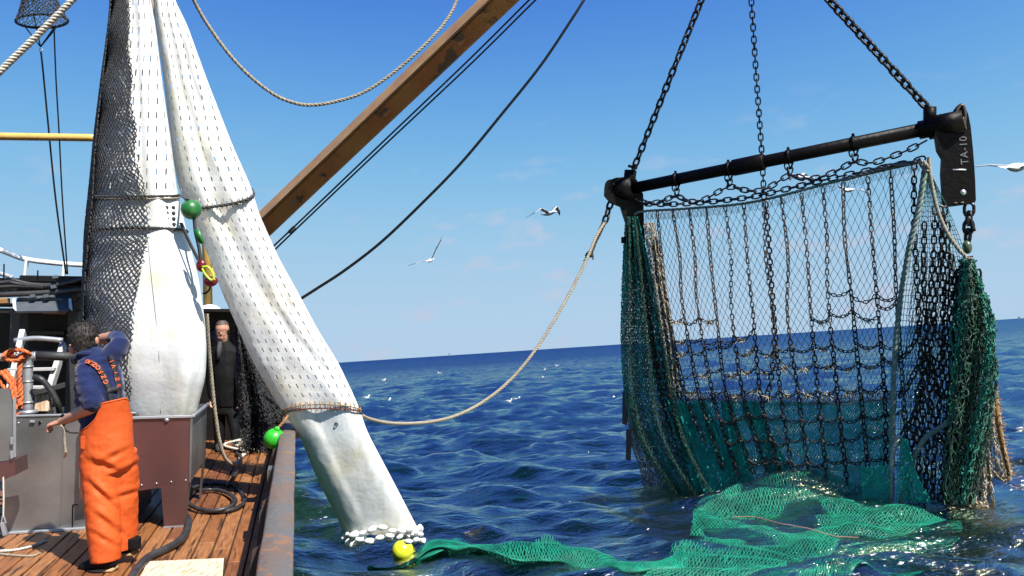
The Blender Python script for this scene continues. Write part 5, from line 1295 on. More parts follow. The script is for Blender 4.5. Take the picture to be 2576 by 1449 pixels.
cod.part('rolled_edge', diamond(Surf([[TW(x, y, -.3) for x, y in r] for r in (((2165, 1175), (2200, 1172), (2235, 1170)), ((2168, 1215), (2200, 1214), (2236, 1212)), ((2172, 1262), (2204, 1262), (2238, 1262)))]), 20, 18, 0.0046, jit=.25, sag=.004), M_NETT)
cod.part('rolled_edge', diamond(Surf([[TW(x, y, -.34) for x, y in r] for r in (((2268, 1105), (2276, 1104), (2284, 1108)), ((2258, 1180), (2285, 1178), (2305, 1186)), ((2252, 1262), (2300, 1264), (2345, 1266)))]), 16, 24, 0.0046, jit=.25, sag=.005), M_NETT)
cod.part('pink_line', rope3(np.array([SZ(x, y, .02) for x, y in ((1840, 1290), (1900, 1300), (1960, 1312), (2030, 1326), (2100, 1338), (2160, 1352))]), 0.005), mk('rope_pink', (0.45, 0.22, 0.17), rough=.8))
cod.part('cream_net', diamond(Surf([[SD(x, y, z) for x, y, z in r] for r in (((2380, 1262, .05), (2420, 1262, .02), (2480, 1262, .05)), ((2385, 1285, -.05), (2430, 1290, -.06), (2490, 1280, -.02)), ((2410, 1312, -.2), (2450, 1312, -.2), (2500, 1300, -.2)))]), 22, 16, 0.006, jit=.3, sag=.01, post=ride), M_NETC)

# ------------------------------------------------------------------ boom, wires and ropes
ba, bb = W(548, 680, 13.6), W(1840, -553, 9.9)
bt = (bb - ba) / np.linalg.norm(bb - ba); vw = (CAMP - (ba + bb) / 2); vw /= np.linalg.norm(vw)
upb = np.cross(bt, vw); upb /= np.linalg.norm(upb)
if upb[2] < 0: upb = -upb
up2 = upb * math.cos(rad(20)) - vw * math.sin(rad(-20)) * 1.0
boom = Thing('derrick_boom', 'rusty brown steel derrick boom rising to the upper right', 'boom', ba)
boom.part('spar', obox(ba, bb, 0.30, 0.31, up2), M_BOOM, smooth=False)
so_ = up2 / np.linalg.norm(up2)
boom.part('top_flange', obox(ba + so_ * .17, bb + so_ * .17, 0.33, 0.035, up2), M_BOOMT, smooth=False)
for t_ in (0.19, 0.40, 0.55):
    c = ba + (bb - ba) * t_ + vw * .158; boom.part('patch_plate', obox(c - bt * .08, c + bt * .08, 0.15, 0.012, vw), M_BOOMT if t_ < .2 else M_BOOM, smooth=False)
boom.part('fall_wire', tube(np.array([bb, apex]), 0.02, 8), M_CABLE)
def rope_thing(name, label, pts, d0, d1, r, mat, strands=True, cat='rope', n=120, group=None, pitch=None):
    k = np.linspace(0, 1, len(pts)); P_ = crom([W(x, y, d0 + (d1 - d0) * t) for (x, y), t in zip(pts, k)], n)
    return solo(name, rope3(P_, r, pitch) if strands else tube(P_, r, 8), mat, label, cat, P_[0], group)
rope_thing('hanging_rope', 'thick tan rope hanging in a deep bight in front of the boom', [(470, -40), (487, 0), (520, 58), (570, 128), (625, 188), (690, 238), (745, 260), (790, 264), (850, 254), (915, 232), (980, 190), (1040, 140), (1085, 96), (1115, 62), (1140, 22), (1158, -30)], 8.0, 9.6, 0.020, M_ROPET, pitch=.14)
rope_thing('stay_wire', 'upper of two thin wires running along under the boom', [(640, 664), (735, 575), (960, 360), (1180, 150), (1325, 6), (1362, -30)], 11.5, 10.4, 0.013, M_CABLE, False, 'wire', 40, 'wires under the boom')
rope_thing('stay_wire', 'lower of two thin wires running along under the boom', [(640, 678), (760, 562), (960, 372), (1180, 165), (1335, 12), (1378, -30)], 11.4, 10.3, 0.013, M_CABLE, False, 'wire', 40, 'wires under the boom')
solo('wire_clamp', obox(W(727, 586, 11.35), W(741, 570, 11.35), 0.05, 0.05), M_GREY, 'small grey wire clamp near the lower end of the thin wires', 'clamp', W(735, 580, 11.35))
rope_thing('warp_cable', 'thick black warp sagging from the sleeve to the top of the picture', [(740, 762), (800, 724), (870, 678), (960, 608), (1060, 513), (1160, 410), (1260, 290), (1360, 165), (1440, 46), (1480, -18)], 8.6, 9.4, 0.0165, M_CABLE, False, 'cable', 90)
tow = rope_thing('bridle_rope', 'tan bridle rope sagging over the water from the sleeve to the left shoe', [(905, 1044), (935, 1056), (975, 1064), (1020, 1066), (1080, 1062), (1150, 1045), (1220, 1008), (1285, 955), (1345, 883), (1395, 805), (1440, 725), (1478, 648), (1500, 596), (1522, 558)], 7.9, 11.3, 0.0215, M_ROPET, n=160, pitch=.13)
spl = Thing('rope_splice', 'grey frayed splice joining the bridle rope to the shoe chain', 'splice', W(1500, 600, 11.3))
spl.part('splice', rope3(crom([W(x, y, 11.3) for x, y in ((1482, 645), (1496, 610), (1508, 585), (1522, 556))], 30), 0.036, .16), M_ROPED)
mb = Mb()
for k in range(12): c = W(1488 + random.uniform(-4, 4), 635 + random.uniform(-8, 8), 11.3); mb.add(*tube(np.array([c, c + np.array((random.uniform(-.12, .02), 0, random.uniform(-.10, -.02)))]), .010, 4))
spl.part('frayed_end', mb.data(), M_ROPED)
chain_thing('shoe_chain', 'short chain linking the splice to the left trawl shoe', [W(1521, 560, 11.35), W(1530, 530, 11.4), W(1537, 508, 11.45)], 0.105, 0.018, M_CHAIN)
rope_thing('twisted_rope', 'thick off-white twisted rope crossing the upper left corner', [(-60, 243), (0, 180), (95, 88), (187, -5), (240, -60)], 5.4, 5.6, 0.024, M_ROPEW, n=60, pitch=.085)

# basket-shaped signal net with its lines
bk = Thing('signal_basket', 'small black net basket on a hoop hoisted at the upper left', 'basket', W(105, 60, 9.5))
hoop = [W(105 + 66 * math.cos(a), 53 + 17 * math.sin(a), 9.5 - .28 * math.sin(a)) for a in np.linspace(0, 2 * math.pi, 40)]
bk.part('hoop', tube(np.array(hoop), 0.016, 6, caps=False), M_CABLE)
C_ = [[W(cx_ + w * math.cos(a), y + w * .25 * math.sin(a), 9.5 - w / 1932 * 9.5 * math.sin(a)) for a in np.linspace(0, 2 * math.pi, 13)] for (y, cx_, w) in ((-55, 98, 26), (-20, 98, 36), (15, 101, 50), (50, 105, 66))]
bk.part('net', diamond(Surf(C_), 30, 20, 0.0052, jit=.15, sag=.006), M_NETB)
mb = Mb()
for x, y in ((62, 66), (85, 38), (136, 70), (140, 72)): mb.add(*tube(np.array([W(x, y, 9.4), W(102, 118, 9.5)]), .008, 5))
bk.part('bridle', mb.data(), M_CABLE)
bk.part('ring', tube(np.array([W(103 + 4 * math.cos(a), 126 + 4 * math.sin(a), 9.5) for a in np.linspace(0, 2 * math.pi, 14)]), .006, 5, caps=False), M_GALV)
bk.part('line', tube(crom([W(x, y, 9.5) for x, y in ((103, 130), (108, 175), (120, 300), (140, 500), (166, 690))], 30), .011, 5), M_CABLE)
bk.part('line', tube(crom([W(x, y, 9.5) for x, y in ((136, 72), (141, 200), (149, 340), (157, 500), (170, 690))], 30), .009, 5), M_CABLE)
tgs = W([285, 292, 290, 279], [-30, -30, 35, 40], 7.35); solo('wooden_batten', prism(tgs, -RC[:, 2] * .02), M_BOOMT, 'short pale wooden batten behind the top of the black net', 'batten', W(284, 0, 7.35), smooth=False)
solo('hoist_lump', ball(W(394, 8, 7.6), 0.1, 16, (.7, .8, 1.5)), M_BEIGE, 'pale pink knotted bundle between the tops of the white bags', 'bundle', W(394, 8, 7.6))
# ------------------------------------------------------------------ clutter on deck
def BD(px, py, z=0.0): return B(bz(px, py, z))
hp = crom([BD(x, y, .032) for x, y in ((322, 1470), (345, 1432), (375, 1402), (410, 1385), (445, 1366), (468, 1340), (474, 1312), (466, 1298), (452, 1290))], 60)
solo('deck_hose', tube(hp, 0.032, 12), M_RUBBER, 'thick black hose snaking over the planks in front of the hopper', 'hose', hp[0])
coil = Thing('hose_coil', 'loose coil of black hose lying on deck behind the hopper leg', 'hose', BD(540, 1255))
for k, (cx_, cy_, w, h, z) in enumerate(((541, 1252, 74, 36, .02), (530, 1258, 60, 27, .05))):
    pts = [BD(cx_ + w * math.cos(a) + 3 * math.sin(3 * a + k), cy_ + h * math.sin(a), z + .012 * math.sin(2 * a + k)) for a in np.linspace(0, 2 * math.pi, 48)]
    coil.part('turn', tube(np.array(pts), 0.020, 10, caps=False), M_RUBBER)
coil.part('tail', tube(crom([BD(x, y, .04) for x, y in ((572, 1222), (585, 1205), (600, 1178), (606, 1150), (595, 1140))], 30), 0.024, 10), M_RUBBER)
bd = Thing('cream_board', 'pale worn painted board lying flat on the deck by the hose', 'board', BD(470, 1435))
v, f = prism(np.array([bz(372, 1416, .003), bz(563, 1408, .003), bz(556, 1500, .003), bz(330, 1500, .003)]), (0, 0, .012)); bd.part('board', (B(v), f), M_CREAM, smooth=False)
lr = crom([W(x, y, d) for x, y, d in ((520, 790, 7.6), (524, 860, 7.7), (530, 930, 7.8), (540, 1030, 7.9), (552, 1110, 8.0), (566, 1152, 8.1), (582, 1166, 8.2), (600, 1168, 8.25))], 60)
solo('hanging_line', rope3(lr, 0.020, .12), M_ROPET, 'tan twisted rope hanging behind the white bag down to the deck', 'rope', lr[-1])
wr2 = Thing('white_rope_heap', 'knotted heap of white rope on the deck below the green buoy', 'rope heap', BD(622, 1140))
for k in range(9):
    c = bz(625, 1138); pts = [c + np.array((random.gauss(0, .13), random.gauss(0, .22), abs(random.gauss(.12, .08)))) for q in range(6)]
    wr2.part('rope_loop', rope3(B(crom(pts, 36)), 0.017, .11), M_ROPEW)
wr2.part('rope_tail', rope3(B(crom([bz(x, y, .03) for x, y in ((597, 1168), (607, 1150), (620, 1138), (630, 1130))], 24)), 0.026, .13), M_ROPEW)
for nm, pts in (('pale bent rope end on deck near the man in black', ((560, 1062), (575, 1066), (588, 1056))), ('pale rope lying across the planks by the shelter', ((556, 1090), (580, 1084), (600, 1086)))):
    P_ = crom([BD(x, y, .04) for x, y in pts], 20); solo('rope_end', rope3(P_, 0.025, .15), M_ROPEW, nm, 'rope', P_[0])
tl = crom([BD(x, y, .012) for x, y in ((-10, 1387), (40, 1383), (80, 1374), (118, 1360))], 30); solo('red_white_cord', rope3(tl, 0.011, .06), M_ROPEW, 'thin red and white cord lying on the planks at lower left', 'cord', tl[0], 'thin cords on the deck')
tl = crom([BD(x, y, .012) for x, y in ((-10, 1392), (40, 1397), (80, 1398), (100, 1392))], 30); solo('grey_cord', rope3(tl, 0.009, .06), M_ROPET, 'thin grey cord just below the red and white cord', 'cord', tl[0], 'thin cords on the deck')
# black net hanging under the sleeve
C_ = [[W(lx_ + (rx_ - lx_) * k / 6, y, 9.2 + .15 * math.sin(k * 2 + i)) for k in range(7)] for i, (y, lx_, rx_) in enumerate(((800, 592, 606), (880, 594, 625), (960, 596, 664), (1040, 600, 700), (1090, 604, 722), (1140, 608, 716)))]
bn = Thing('hanging_black_net', 'black net hanging in folds under the white sleeve beside the rail', 'net', BD(660, 1140))
for q in range(4): bn.part('mesh', diamond(Surf(np.asarray(C_) + RC[:, 2] * -(.12 * q)), 26, 60, 0.0052, jit=.3, seed=60 + q, sag=.01), M_NETB)

# ------------------------------------------------------------------ people
def hand(t, wrist, dirv, palm_n, L=0.18, curl=0.5, parent=None, thumb=1, mat=M_SKIN, get=False):
    """palm and five bent fingers, in world coordinates"""
    d = np.asarray(dirv, float); d /= np.linalg.norm(d); n_ = np.asarray(palm_n, float); n_ -= d * np.dot(n_, d); n_ /= np.linalg.norm(n_); s = np.cross(d, n_)
    P0 = np.asarray(wrist, float); mb = Mb()
    def rings(c, hw, hd):
        R = []
        a = np.linspace(0, 2 * np.pi, 10, endpoint=False)
        for q, w, h in zip(c, hw, hd): R.append(q + w * np.cos(a)[:, None] * s + h * np.sin(a)[:, None] * n_)
        v = np.concatenate(R); m = len(c); i = np.arange(m - 1)[:, None] * 10; j = np.arange(10)[None]; k = (j + 1) % 10
        return v, [np.stack([i + j, i + k, i + 10 + k, i + 10 + j], -1).reshape(-1, 4), np.array([list(range(10))[::-1], list(range((m - 1) * 10, m * 10))])]
    mb.add(*rings([P0 - d * .02, P0 + d * .02, P0 + d * .055, P0 + d * .09], (.027, .034, .041, .038), (.021, .019, .017, .013)))
    for k, (o, l) in enumerate(((-.030, .068), (-.010, .078), (.010, .073), (.029, .058))):
        b0 = P0 + d * .078 + s * o; p = [b0]; a = 0.15
        for q in range(3): a += curl; p.append(p[-1] + (d * math.cos(a) + n_ * math.sin(a)) * l * (.45, .32, .25)[q])
        mb.add(*tube(crom(p, 9), np.linspace(.0095, .0072, 9), 7))
    b0 = P0 + d * .03 - s * .026 * thumb; p = [b0, b0 + d * .03 - s * .026 * thumb + n_ * .012, b0 + d * .058 - s * .028 * thumb + n_ * .026]
    mb.add(*tube(crom(p, 7), np.linspace(.013, .009, 7), 7))
    return mb.data()

# -- man in orange oilskin trousers
MD = 5.67
man = Thing('person', 'man in navy fleece and orange bib trousers seen from behind, arm raised', 'person', BD(290, 1420), group='two men on deck')
def L(r, n=20): return loft(r, n, MD)
mb = Mb()
for r in ([(214, 905, 0, 19, .06), (213, 885, 0, 19, .062), (211, 868, 0, 25, .085), (209, 850, 0, 28, .098), (210, 832, 0, 27, .095), (212, 820, 0, 19, .07), (213, 814, 0, 8, .03)],
          [(232, 1022, -.15, 18, .052), (215, 1032, -.11, 17, .05), (185, 1047, -.05, 14, .04), (160, 1058, 0, 11, .03), (152, 1061, .01, 10, .026)],
          [(296, 850, .09, 16, .046), (280, 850, .13, 16, .045), (258, 852, .18, 13, .038), (238, 856, .21, 11, .03), (226, 860, .22, 10, .028)]):
    mb.add(*L(r))
mb.add(*L([(262, 1100, 0, 40, .09), (255, 1000, 0, 44, .10), (245, 935, 0, 40, .09), (222, 902, 0, 20, .06), (214, 890, 0, 16, .05)])); mb.add(*L([(258, 925, 0, 18, .05), (285, 890, .03, 16, .05), (302, 860, .06, 14, .045), (290, 850, .1, 14, .042)])); mb.add(*L([(225, 925, -.04, 18, .05), (225, 975, -.10, 17, .05), (232, 1012, -.15, 16, .05), (222, 1028, -.13, 16, .046)]))   # under the clothes
mb.add(*ball(W(184, 862, MD + .06), 0.022, 10, (1, 1.2, 1)))                    # nose
mb.add(*ball(W(190, 878, MD + .05), 0.045, 12, (1, 1.2, .9)))                   # jaw
mb.add(*ball(W(244, 857, MD - .005), 0.026, 12, (.4, .9, 1.2)))                 # ear
mb.add(*hand(None, W(152, 1061, MD + .01), RC @ np.array((-.95, -.25, -.1)), RC @ np.array((.1, -1, -.2)), curl=.55))
mb.add(*hand(None, W(226, 860, MD + .22), RC @ np.array((-.95, -.2, .25)), RC @ np.array((-.1, -.2, 1)), curl=.35, thumb=-1))
man.part('body', remesh(mb.data(), 0.0052, 3), M_SKIN)
def wr_fn(amp, sc, seed):
    return lambda P: amp * fbm(P, sc, 3, seed)
mb = Mb()
for r in ([(262, 1105, 0, 52, .125), (260, 1070, 0, 55, .135), (257, 1035, 0, 57, .14), (253, 1000, 0.0, 58, .15), (250, 962, 0, 57, .15), (245, 930, .0, 54, .135), (236, 906, 0, 42, .11), (222, 892, 0, 29, .085), (214, 884, 0, 24, .078)],
          [(262, 925, .0, 30, .10), (278, 900, .02, 28, .092), (294, 878, .03, 26, .085), (304, 862, .05, 21, .075), (298, 852, .08, 19, .062), (284, 850, .115, 18, .056)],
          [(222, 925, -.05, 26, .095), (222, 960, -.09, 29, .092), (227, 992, -.13, 29, .088), (233, 1012, -.15, 26, .08), (228, 1026, -.145, 22, .068)],
          [(222, 905, -.02, 26, .09), (235, 925, -.03, 40, .11)]):
    mb.add(*L(r))
jk = remesh(mb.data(), 0.0075, 4, lambda P: 0.013 * fbm(P, (9, 9, 16), 3, 3.3) * (PX(P)[:, 1] > 900))
jkt = man.part('jacket', jk, M_NAVY)
mb = Mb()
a = np.linspace(-.6, math.pi * 1.15, 24)
col = [W(211 + 27 * math.cos(q) * -1, 896 - 7 * math.sin(q) + (10 if math.cos(q) > .6 else 0), MD - .085 * math.sin(q)) for q in a]
man.part('collar', tube(crom(col, 40), 0.022, 8), M_NAVY, parent=jkt)
def curve_y(x): return np.interp(x, [195, 203, 222, 240, 253, 257, 313, 322, 330], [1092, 1083, 1072, 1054, 1024, 1014, 1001, 1004, 1040])
mb = Mb()
for r in ([(274, 985, 0, 60, .155), (268, 1030, 0, 61, .155), (267, 1070, 0, 62, .16), (268, 1110, 0, 63, .165), (270, 1150, 0, 63, .16), (272, 1185, 0, 58, .14)],
          [(256, 1130, -.01, 52, .14), (255, 1190, -.03, 46, .13), (257, 1250, -.05, 42, .125), (260, 1310, -.07, 39, .12), (265, 1365, -.08, 36, .115), (267, 1410, -.09, 34, .115)],
          [(300, 1140, .05, 42, .14), (312, 1200, .08, 32, .13), (318, 1260, .10, 23, .12), (320, 1320, .12, 20, .115), (320, 1378, .12, 19, .11)]):
    mb.add(*L(r, 24))
def tw(P):
    p = PX(P); f = np.clip((p[:, 1] - 1030) / 120, 0.15, 1)
    d = 0.018 * fbm(P, (3.5, 3.5, 4), 2, 8.1) + 0.006 * fbm(P, (14, 14, 18), 3, 1.1)
    # deep sagging folds behind the knees and under the seat
    x, y = p[:, 0], p[:, 1]
    for (x0, y0, sl, w, A) in ((265, 1175, .35, 9, .028), (285, 1150, -.5, 8, .02), (262, 1250, .9, 9, .03), (275, 1320, .7, 9, .025), (268, 1362, .5, 8, .018), (320, 1245, -.3, 7, .02), (325, 1180, -.5, 7, .02)):
        q = (y - y0) - sl * (x - x0); env = np.exp(-((x - x0) / 34) ** 2)
        d -= A * env * np.exp(-(q / w) ** 2); d += A * .8 * env * np.exp(-((q + 2.0 * w) / (1.3 * w)) ** 2)
    return d * f * .55
tr = remesh(mb.data(), 0.0085, 3, tw)
bvt = BVHTree.FromPolygons([tuple(x) for x in tr[0]], [tuple(int(i) for i in q) for a in tr[1] for q in a])
hem = []
for x in np.linspace(204, 321, 60):
    y = float(curve_y(x)) + 1.0; o_ = Vector(CAMP); d_ = Vector(W(x, y, 1.0) - CAMP).normalized(); h_ = bvt.ray_cast(o_, d_)
    if h_[0] is not None: hem.append(np.array(h_[0] + d_ * .003))
hem = np.array(hem); hem[1:-1] = (hem[:-2] + hem[1:-1] * 2 + hem[2:]) / 4
tr = cut(tr, lambda c: PX(c)[:, 1] > curve_y(PX(c)[:, 0]))
tro = man.part('trousers', tr, M_ORANGE)
man.part('hem', tube(hem, .0065, 6), M_ORANGE, parent=tro)
man.part('knife_pocket', prism(W([203, 214, 213, 203], [1098, 1098, 1130, 1128], MD - .15), -RC[:, 2] * .02), M_ORANGE, parent=tro, smooth=False)
# shoes
def shoe_m(x0, y0, x1, y1, dd0, dd1, name='shoe'):
    mb = Mb(); ls_ = Mb()
    mb.add(*L([(x0, y0, dd0, 9, .035), (x0 + (x1 - x0) * .25, y0 - 3, dd0 + (dd1 - dd0) * .25, 15, .046), (x0 + (x1 - x0) * .6, y0 - 9, dd0 + (dd1 - dd0) * .6, 18, .046), (x0 + (x1 - x0) * .9, y0 - 12, dd0 + (dd1 - dd0) * .9, 20, .045), (x1, y0 - 10, dd1, 13, .038)]))
    mb.add(*L([(x0 + (x1 - x0) * .8, y0 - 5, dd1, 26, .05), (x0 + (x1 - x0) * .8, y0 - 34, dd1, 26, .055)]))
    o = man.part(name, remesh(mb.data(), 0.007, 3), M_BLACKC)
    man.part('sole', L([(x0 - 2, y0 + 9, dd0, 4, .035), (x0 + (x1 - x0) * .5, y0 + 7, (dd0 + dd1) / 2, 5, .05), (x1 + 4, y0 + 5, dd1, 6, .042)]), M_SOLE, parent=o)
shoe_m(203, 1426, 285, 1418, -.03, -.11)
shoe_m(305, 1385, 334, 1378, .17, .10)
# hair: a cap with many short tufts
hc_ = W(211, 839, MD + .0)
mb = Mb(); mb.add(*L([(212, 884, -.02, 17, .075), (211, 868, -.02, 26, .092), (210, 850, -.015, 31, .105), (210, 832, -.0, 31, .105), (212, 819, 0, 23, .085), (213, 811, 0, 10, .04)]))
hr = remesh(mb.data(), 0.006, 2, lambda P: 0.007 * fbm(P, (40, 40, 18), 3, 2.0))
hr = cut(hr, lambda c: (PX(c)[:, 1] < 883 - 0.35 * np.maximum(0, PX(c)[:, 0] - 215)) & ~((PX(c)[:, 0] > 236) & (PX(c)[:, 1] > 848)) & ~((PX(c)[:, 2] > MD + .055) & (PX(c)[:, 1] > 838)))
ho = man.part('hair', hr, M_HAIR)
P_ = hr[0][rng.choice(len(hr[0]), 900)]; P_ = P_[(PX(P_)[:, 1] < 872)]
dr = P_ - hc_; dr /= np.linalg.norm(dr, axis=1)[:, None]; dr = dr + rng.normal(0, .45, dr.shape) + np.array((0.1, 0, .25))
man.part('hair_tufts', segs(P_, P_ + dr * rng.uniform(.005, .012, len(P_))[:, None], 0.0022), M_HAIR, parent=ho)
# braces with lettering laid on the fleece
bvh = BVHTree.FromPolygons([tuple(x) for x in jk[0]], [tuple(int(i) for i in q) for a in jk[1] for q in a])
def lay(x, y, out=0.006):
    o = Vector(CAMP); d = Vector(W(x, y, 1.0) - CAMP).normalized(); h = bvh.ray_cast(o, d)
    if h[0] is None: return W(x, y, MD - .14), -np.array(d)
    n_ = h[1] if h[1].dot(d) < 0 else -h[1]
    return np.array(h[0] + n_ * out), np.array(n_)
def strap(pts, w, name, text=None, t0=0.0, t1=1.0):
    q = crom([(x, y, 0) for x, y in pts], 26); P_, N_ = zip(*[lay(x, y) for x, y, _ in q]); P_, N_ = np.array(P_), np.array(N_)
    for _ in range(3): P_[1:-1] = (P_[:-2] + P_[1:-1] * 2 + P_[2:]) / 4
    t = np.gradient(P_, axis=0); t /= np.linalg.norm(t, axis=1)[:, None]; s = np.cross(t, N_); s /= np.linalg.norm(s, axis=1)[:, None]
    v = np.concatenate([P_ - s * w / 2 - N_ * .004, P_ + s * w / 2 - N_ * .004, P_ + s * w / 2, P_ - s * w / 2]); k = len(P_)
    f = np.array([[a * k + i, b_ * k + i, b_ * k + i + 1, a * k + i + 1] for i in range(k - 1) for a, b_ in ((0, 1), (1, 2), (2, 3), (3, 0))])
    o = man.part(name, (v, f), M_STRAP)
    if text:
        for j, ch in enumerate(text):
            u = t0 + (t1 - t0) * (j + .5) / len(text); i = u * (k - 1); i0 = min(int(i), k - 2); fr = i - i0
            p = P_[i0] * (1 - fr) + P_[i0 + 1] * fr + N_[i0] * .002
            zb_ = Vector(N_[i0]); xb_ = Vector(t[i0]); xb_ = (xb_ - zb_ * xb_.dot(zb_)).normalized(); yb3 = zb_.cross(xb_)
            letters('letter', ch, w * 1.05, M_LETTER, man.I @ (Matrix.Translation(Vector(p)) @ Matrix((xb_, yb3, zb_)).transposed().to_4x4()), o, .0008, .0008)
strap([(281, 1018), (275, 985), (264, 955), (248, 925), (228, 912), (218, 910)], .040, 'brace', 'GZFOZCKG', .32, .98)
strap([(300, 1008), (298, 975), (292, 945), (284, 915), (276, 895)], .040, 'brace', 'BZIVI', .22, .9)
strap([(270, 984), (285, 980), (304, 976)], .036, 'brace_buckle')
man.part('watch', tube(crom([W(158 + 11 * math.cos(a) * .45, 1058 + 14 * math.sin(a), MD - .034 * math.cos(a + .8)) for a in np.linspace(0, 2 * math.pi, 16)], 40), 0.009, 6), M_CABLE)
cd = Thing('held_cord', 'short twisted cord held in the hand of the man in orange', 'cord', W(165, 1130, MD))
cd.part('cord', rope3(crom([W(x, y, MD - .03) for x, y in ((152, 1070), (162, 1080), (162, 1110), (165, 1138))], 20), 0.010, .06), M_ROPET)
cd.part('cord', rope3(crom([W(x, y, MD - .02) for x, y in ((158, 1076), (175, 1088), (196, 1089))], 20), 0.006, .05), M_ROPET)
cd.part('frayed_end', segs(W(np.full(14, 165.), np.full(14, 1136.), MD - .03), W(165 + rng.normal(0, 4, 14), 1148 + rng.normal(0, 2, 14), MD - .03), .004), M_NETR)

# -- man in black by the shelter
FD = 11.3
m2 = Thing('person', 'man in black jacket and glasses standing in the shade behind the bag', 'person', BD(575, 1130), group='two men on deck')
def L2(r, n=16): return loft(r, n, FD)
mb = Mb()
mb.add(*L2([(561, 875, 0, 11, .07), (560, 860, 0, 11, .07), (559, 850, -.02, 13, .09), (559, 838, 0, 16, .105), (559, 825, 0, 16.5, .105), (559, 815, 0, 14, .09), (559, 809, 0, 7, .05)]))
mb.add(*L2([(566, 1015, 0, 24, .10), (565, 930, 0, 26, .11), (564, 885, 0, 26, .09), (561, 866, 0, 12, .07)])); mb.add(*L2([(545, 884, 0, 9, .05), (533, 930, -.02, 8, .05), (533, 1008, -.05, 6, .035)])); mb.add(*L2([(585, 884, 0, 9, .05), (600, 930, -.04, 8, .05), (604, 1008, -.1, 6, .035)]))
mb.add(*ball(W(556, 840, FD - .11), 0.020, 10, (.8, 1, 1.3))); mb.add(*ball(W(575, 836, FD), 0.03, 10, (.4, .8, 1.2))); mb.add(*ball(W(556, 849, FD - .095), .02, 8, (1.6, .6, .5)))
mb.add(*hand(None, W(533, 1006, FD - .05), np.array((0, -.2, -1.)), np.array((.6, -.4, 0)), curl=.4))
mb.add(*hand(None, W(604, 1006, FD - .1), np.array((0, -.2, -1.)), np.array((-.6, -.4, 0)), curl=.4, thumb=-1))
m2.part('body', remesh(mb.data(), 0.008, 2), M_SKIN)
mb = Mb()
for r in ([(566, 1022, 0, 33, .15), (566, 980, 0, 34, .17), (566, 940, 0, 35, .18), (565, 905, 0, 36, .17), (564, 882, 0, 36, .14), (562, 868, 0, 22, .10), (561, 860, 0, 15, .09)], [(538, 885, 0, 14, .09), (532, 930, -.02, 12, .08), (532, 970, -.03, 11, .07), (533, 1003, -.05, 9, .06)], [(592, 885, 0, 14, .09), (600, 930, -.04, 12, .08), (603, 970, -.08, 11, .07), (604, 1003, -.1, 9, .06)]):
    mb.add(*L2(r))
m2.part('jacket', remesh(mb.data(), .013, 3, wr_fn(.010, (5, 5, 4), 2.)), M_BLACKC)
mb = Mb()
for r in ([(566, 1000, 0, 31, .14), (566, 1040, 0, 31, .14)], [(551, 1030, 0, 16, .11), (552, 1080, .0, 13, .09), (552, 1118, .0, 11, .09)], [(582, 1030, 0, 16, .11), (592, 1080, -.05, 13, .09), (596, 1120, -.08, 11, .09)]): mb.add(*L2(r))
m2.part('trousers', remesh(mb.data(), .013, 3, wr_fn(.010, (5, 5, 4), 5.)), M_BLACKC)
for x, d in ((552, -.08), (598, -.15)): m2.part('shoe', remesh(L2([(x, 1118, .08 + d, 10, .05), (x, 1124, d, 10, .06), (x - 1, 1129, -.1 + d, 9, .05), (x - 2, 1131, -.18 + d, 6, .03)]), .012, 3), M_GREYC)
m2.part('shirt', loft([(557, 862, -.02, 7, .09), (556, 880, -.05, 8, .13), (556, 905, -.06, 7, .14)], 12, FD), M_GREYC)
hr2 = remesh(L2([(561, 848, .03, 15, .09), (560, 835, .02, 16.6, .106), (559, 822, .01, 16.6, .108), (559, 812, 0, 14, .095), (559, 806, 0, 7, .05)]), .01, 2); hr2 = cut(hr2, lambda c: (PX(c)[:, 1] < 817 + 2 * np.sin(PX(c)[:, 0])) | (PX(c)[:, 2] > FD + .02))
m2.part('hair', hr2, M_HAIRB)
mb = Mb()
for x in (551, 564): mb.add(*tube(np.array([W(x + 5.2 * math.cos(a), 833 + 3.2 * math.sin(a), FD - .125) for a in np.linspace(0, 2 * math.pi, 14)]), .004, 5, caps=False))
mb.add(*tube(W(np.array([568., 576]), np.array([832., 830]), np.array([FD - .12, FD - .01])), .004, 5)); mb.add(*tube(W(np.array([556., 559]), np.array([832., 832]), FD - .125), .004, 5))
m2.part('glasses', mb.data(), M_CABLE)
m2.part('headset', ball(W(575, 836, FD - .02), .035, 10, (.5, .8, 1.2)), M_CABLE)

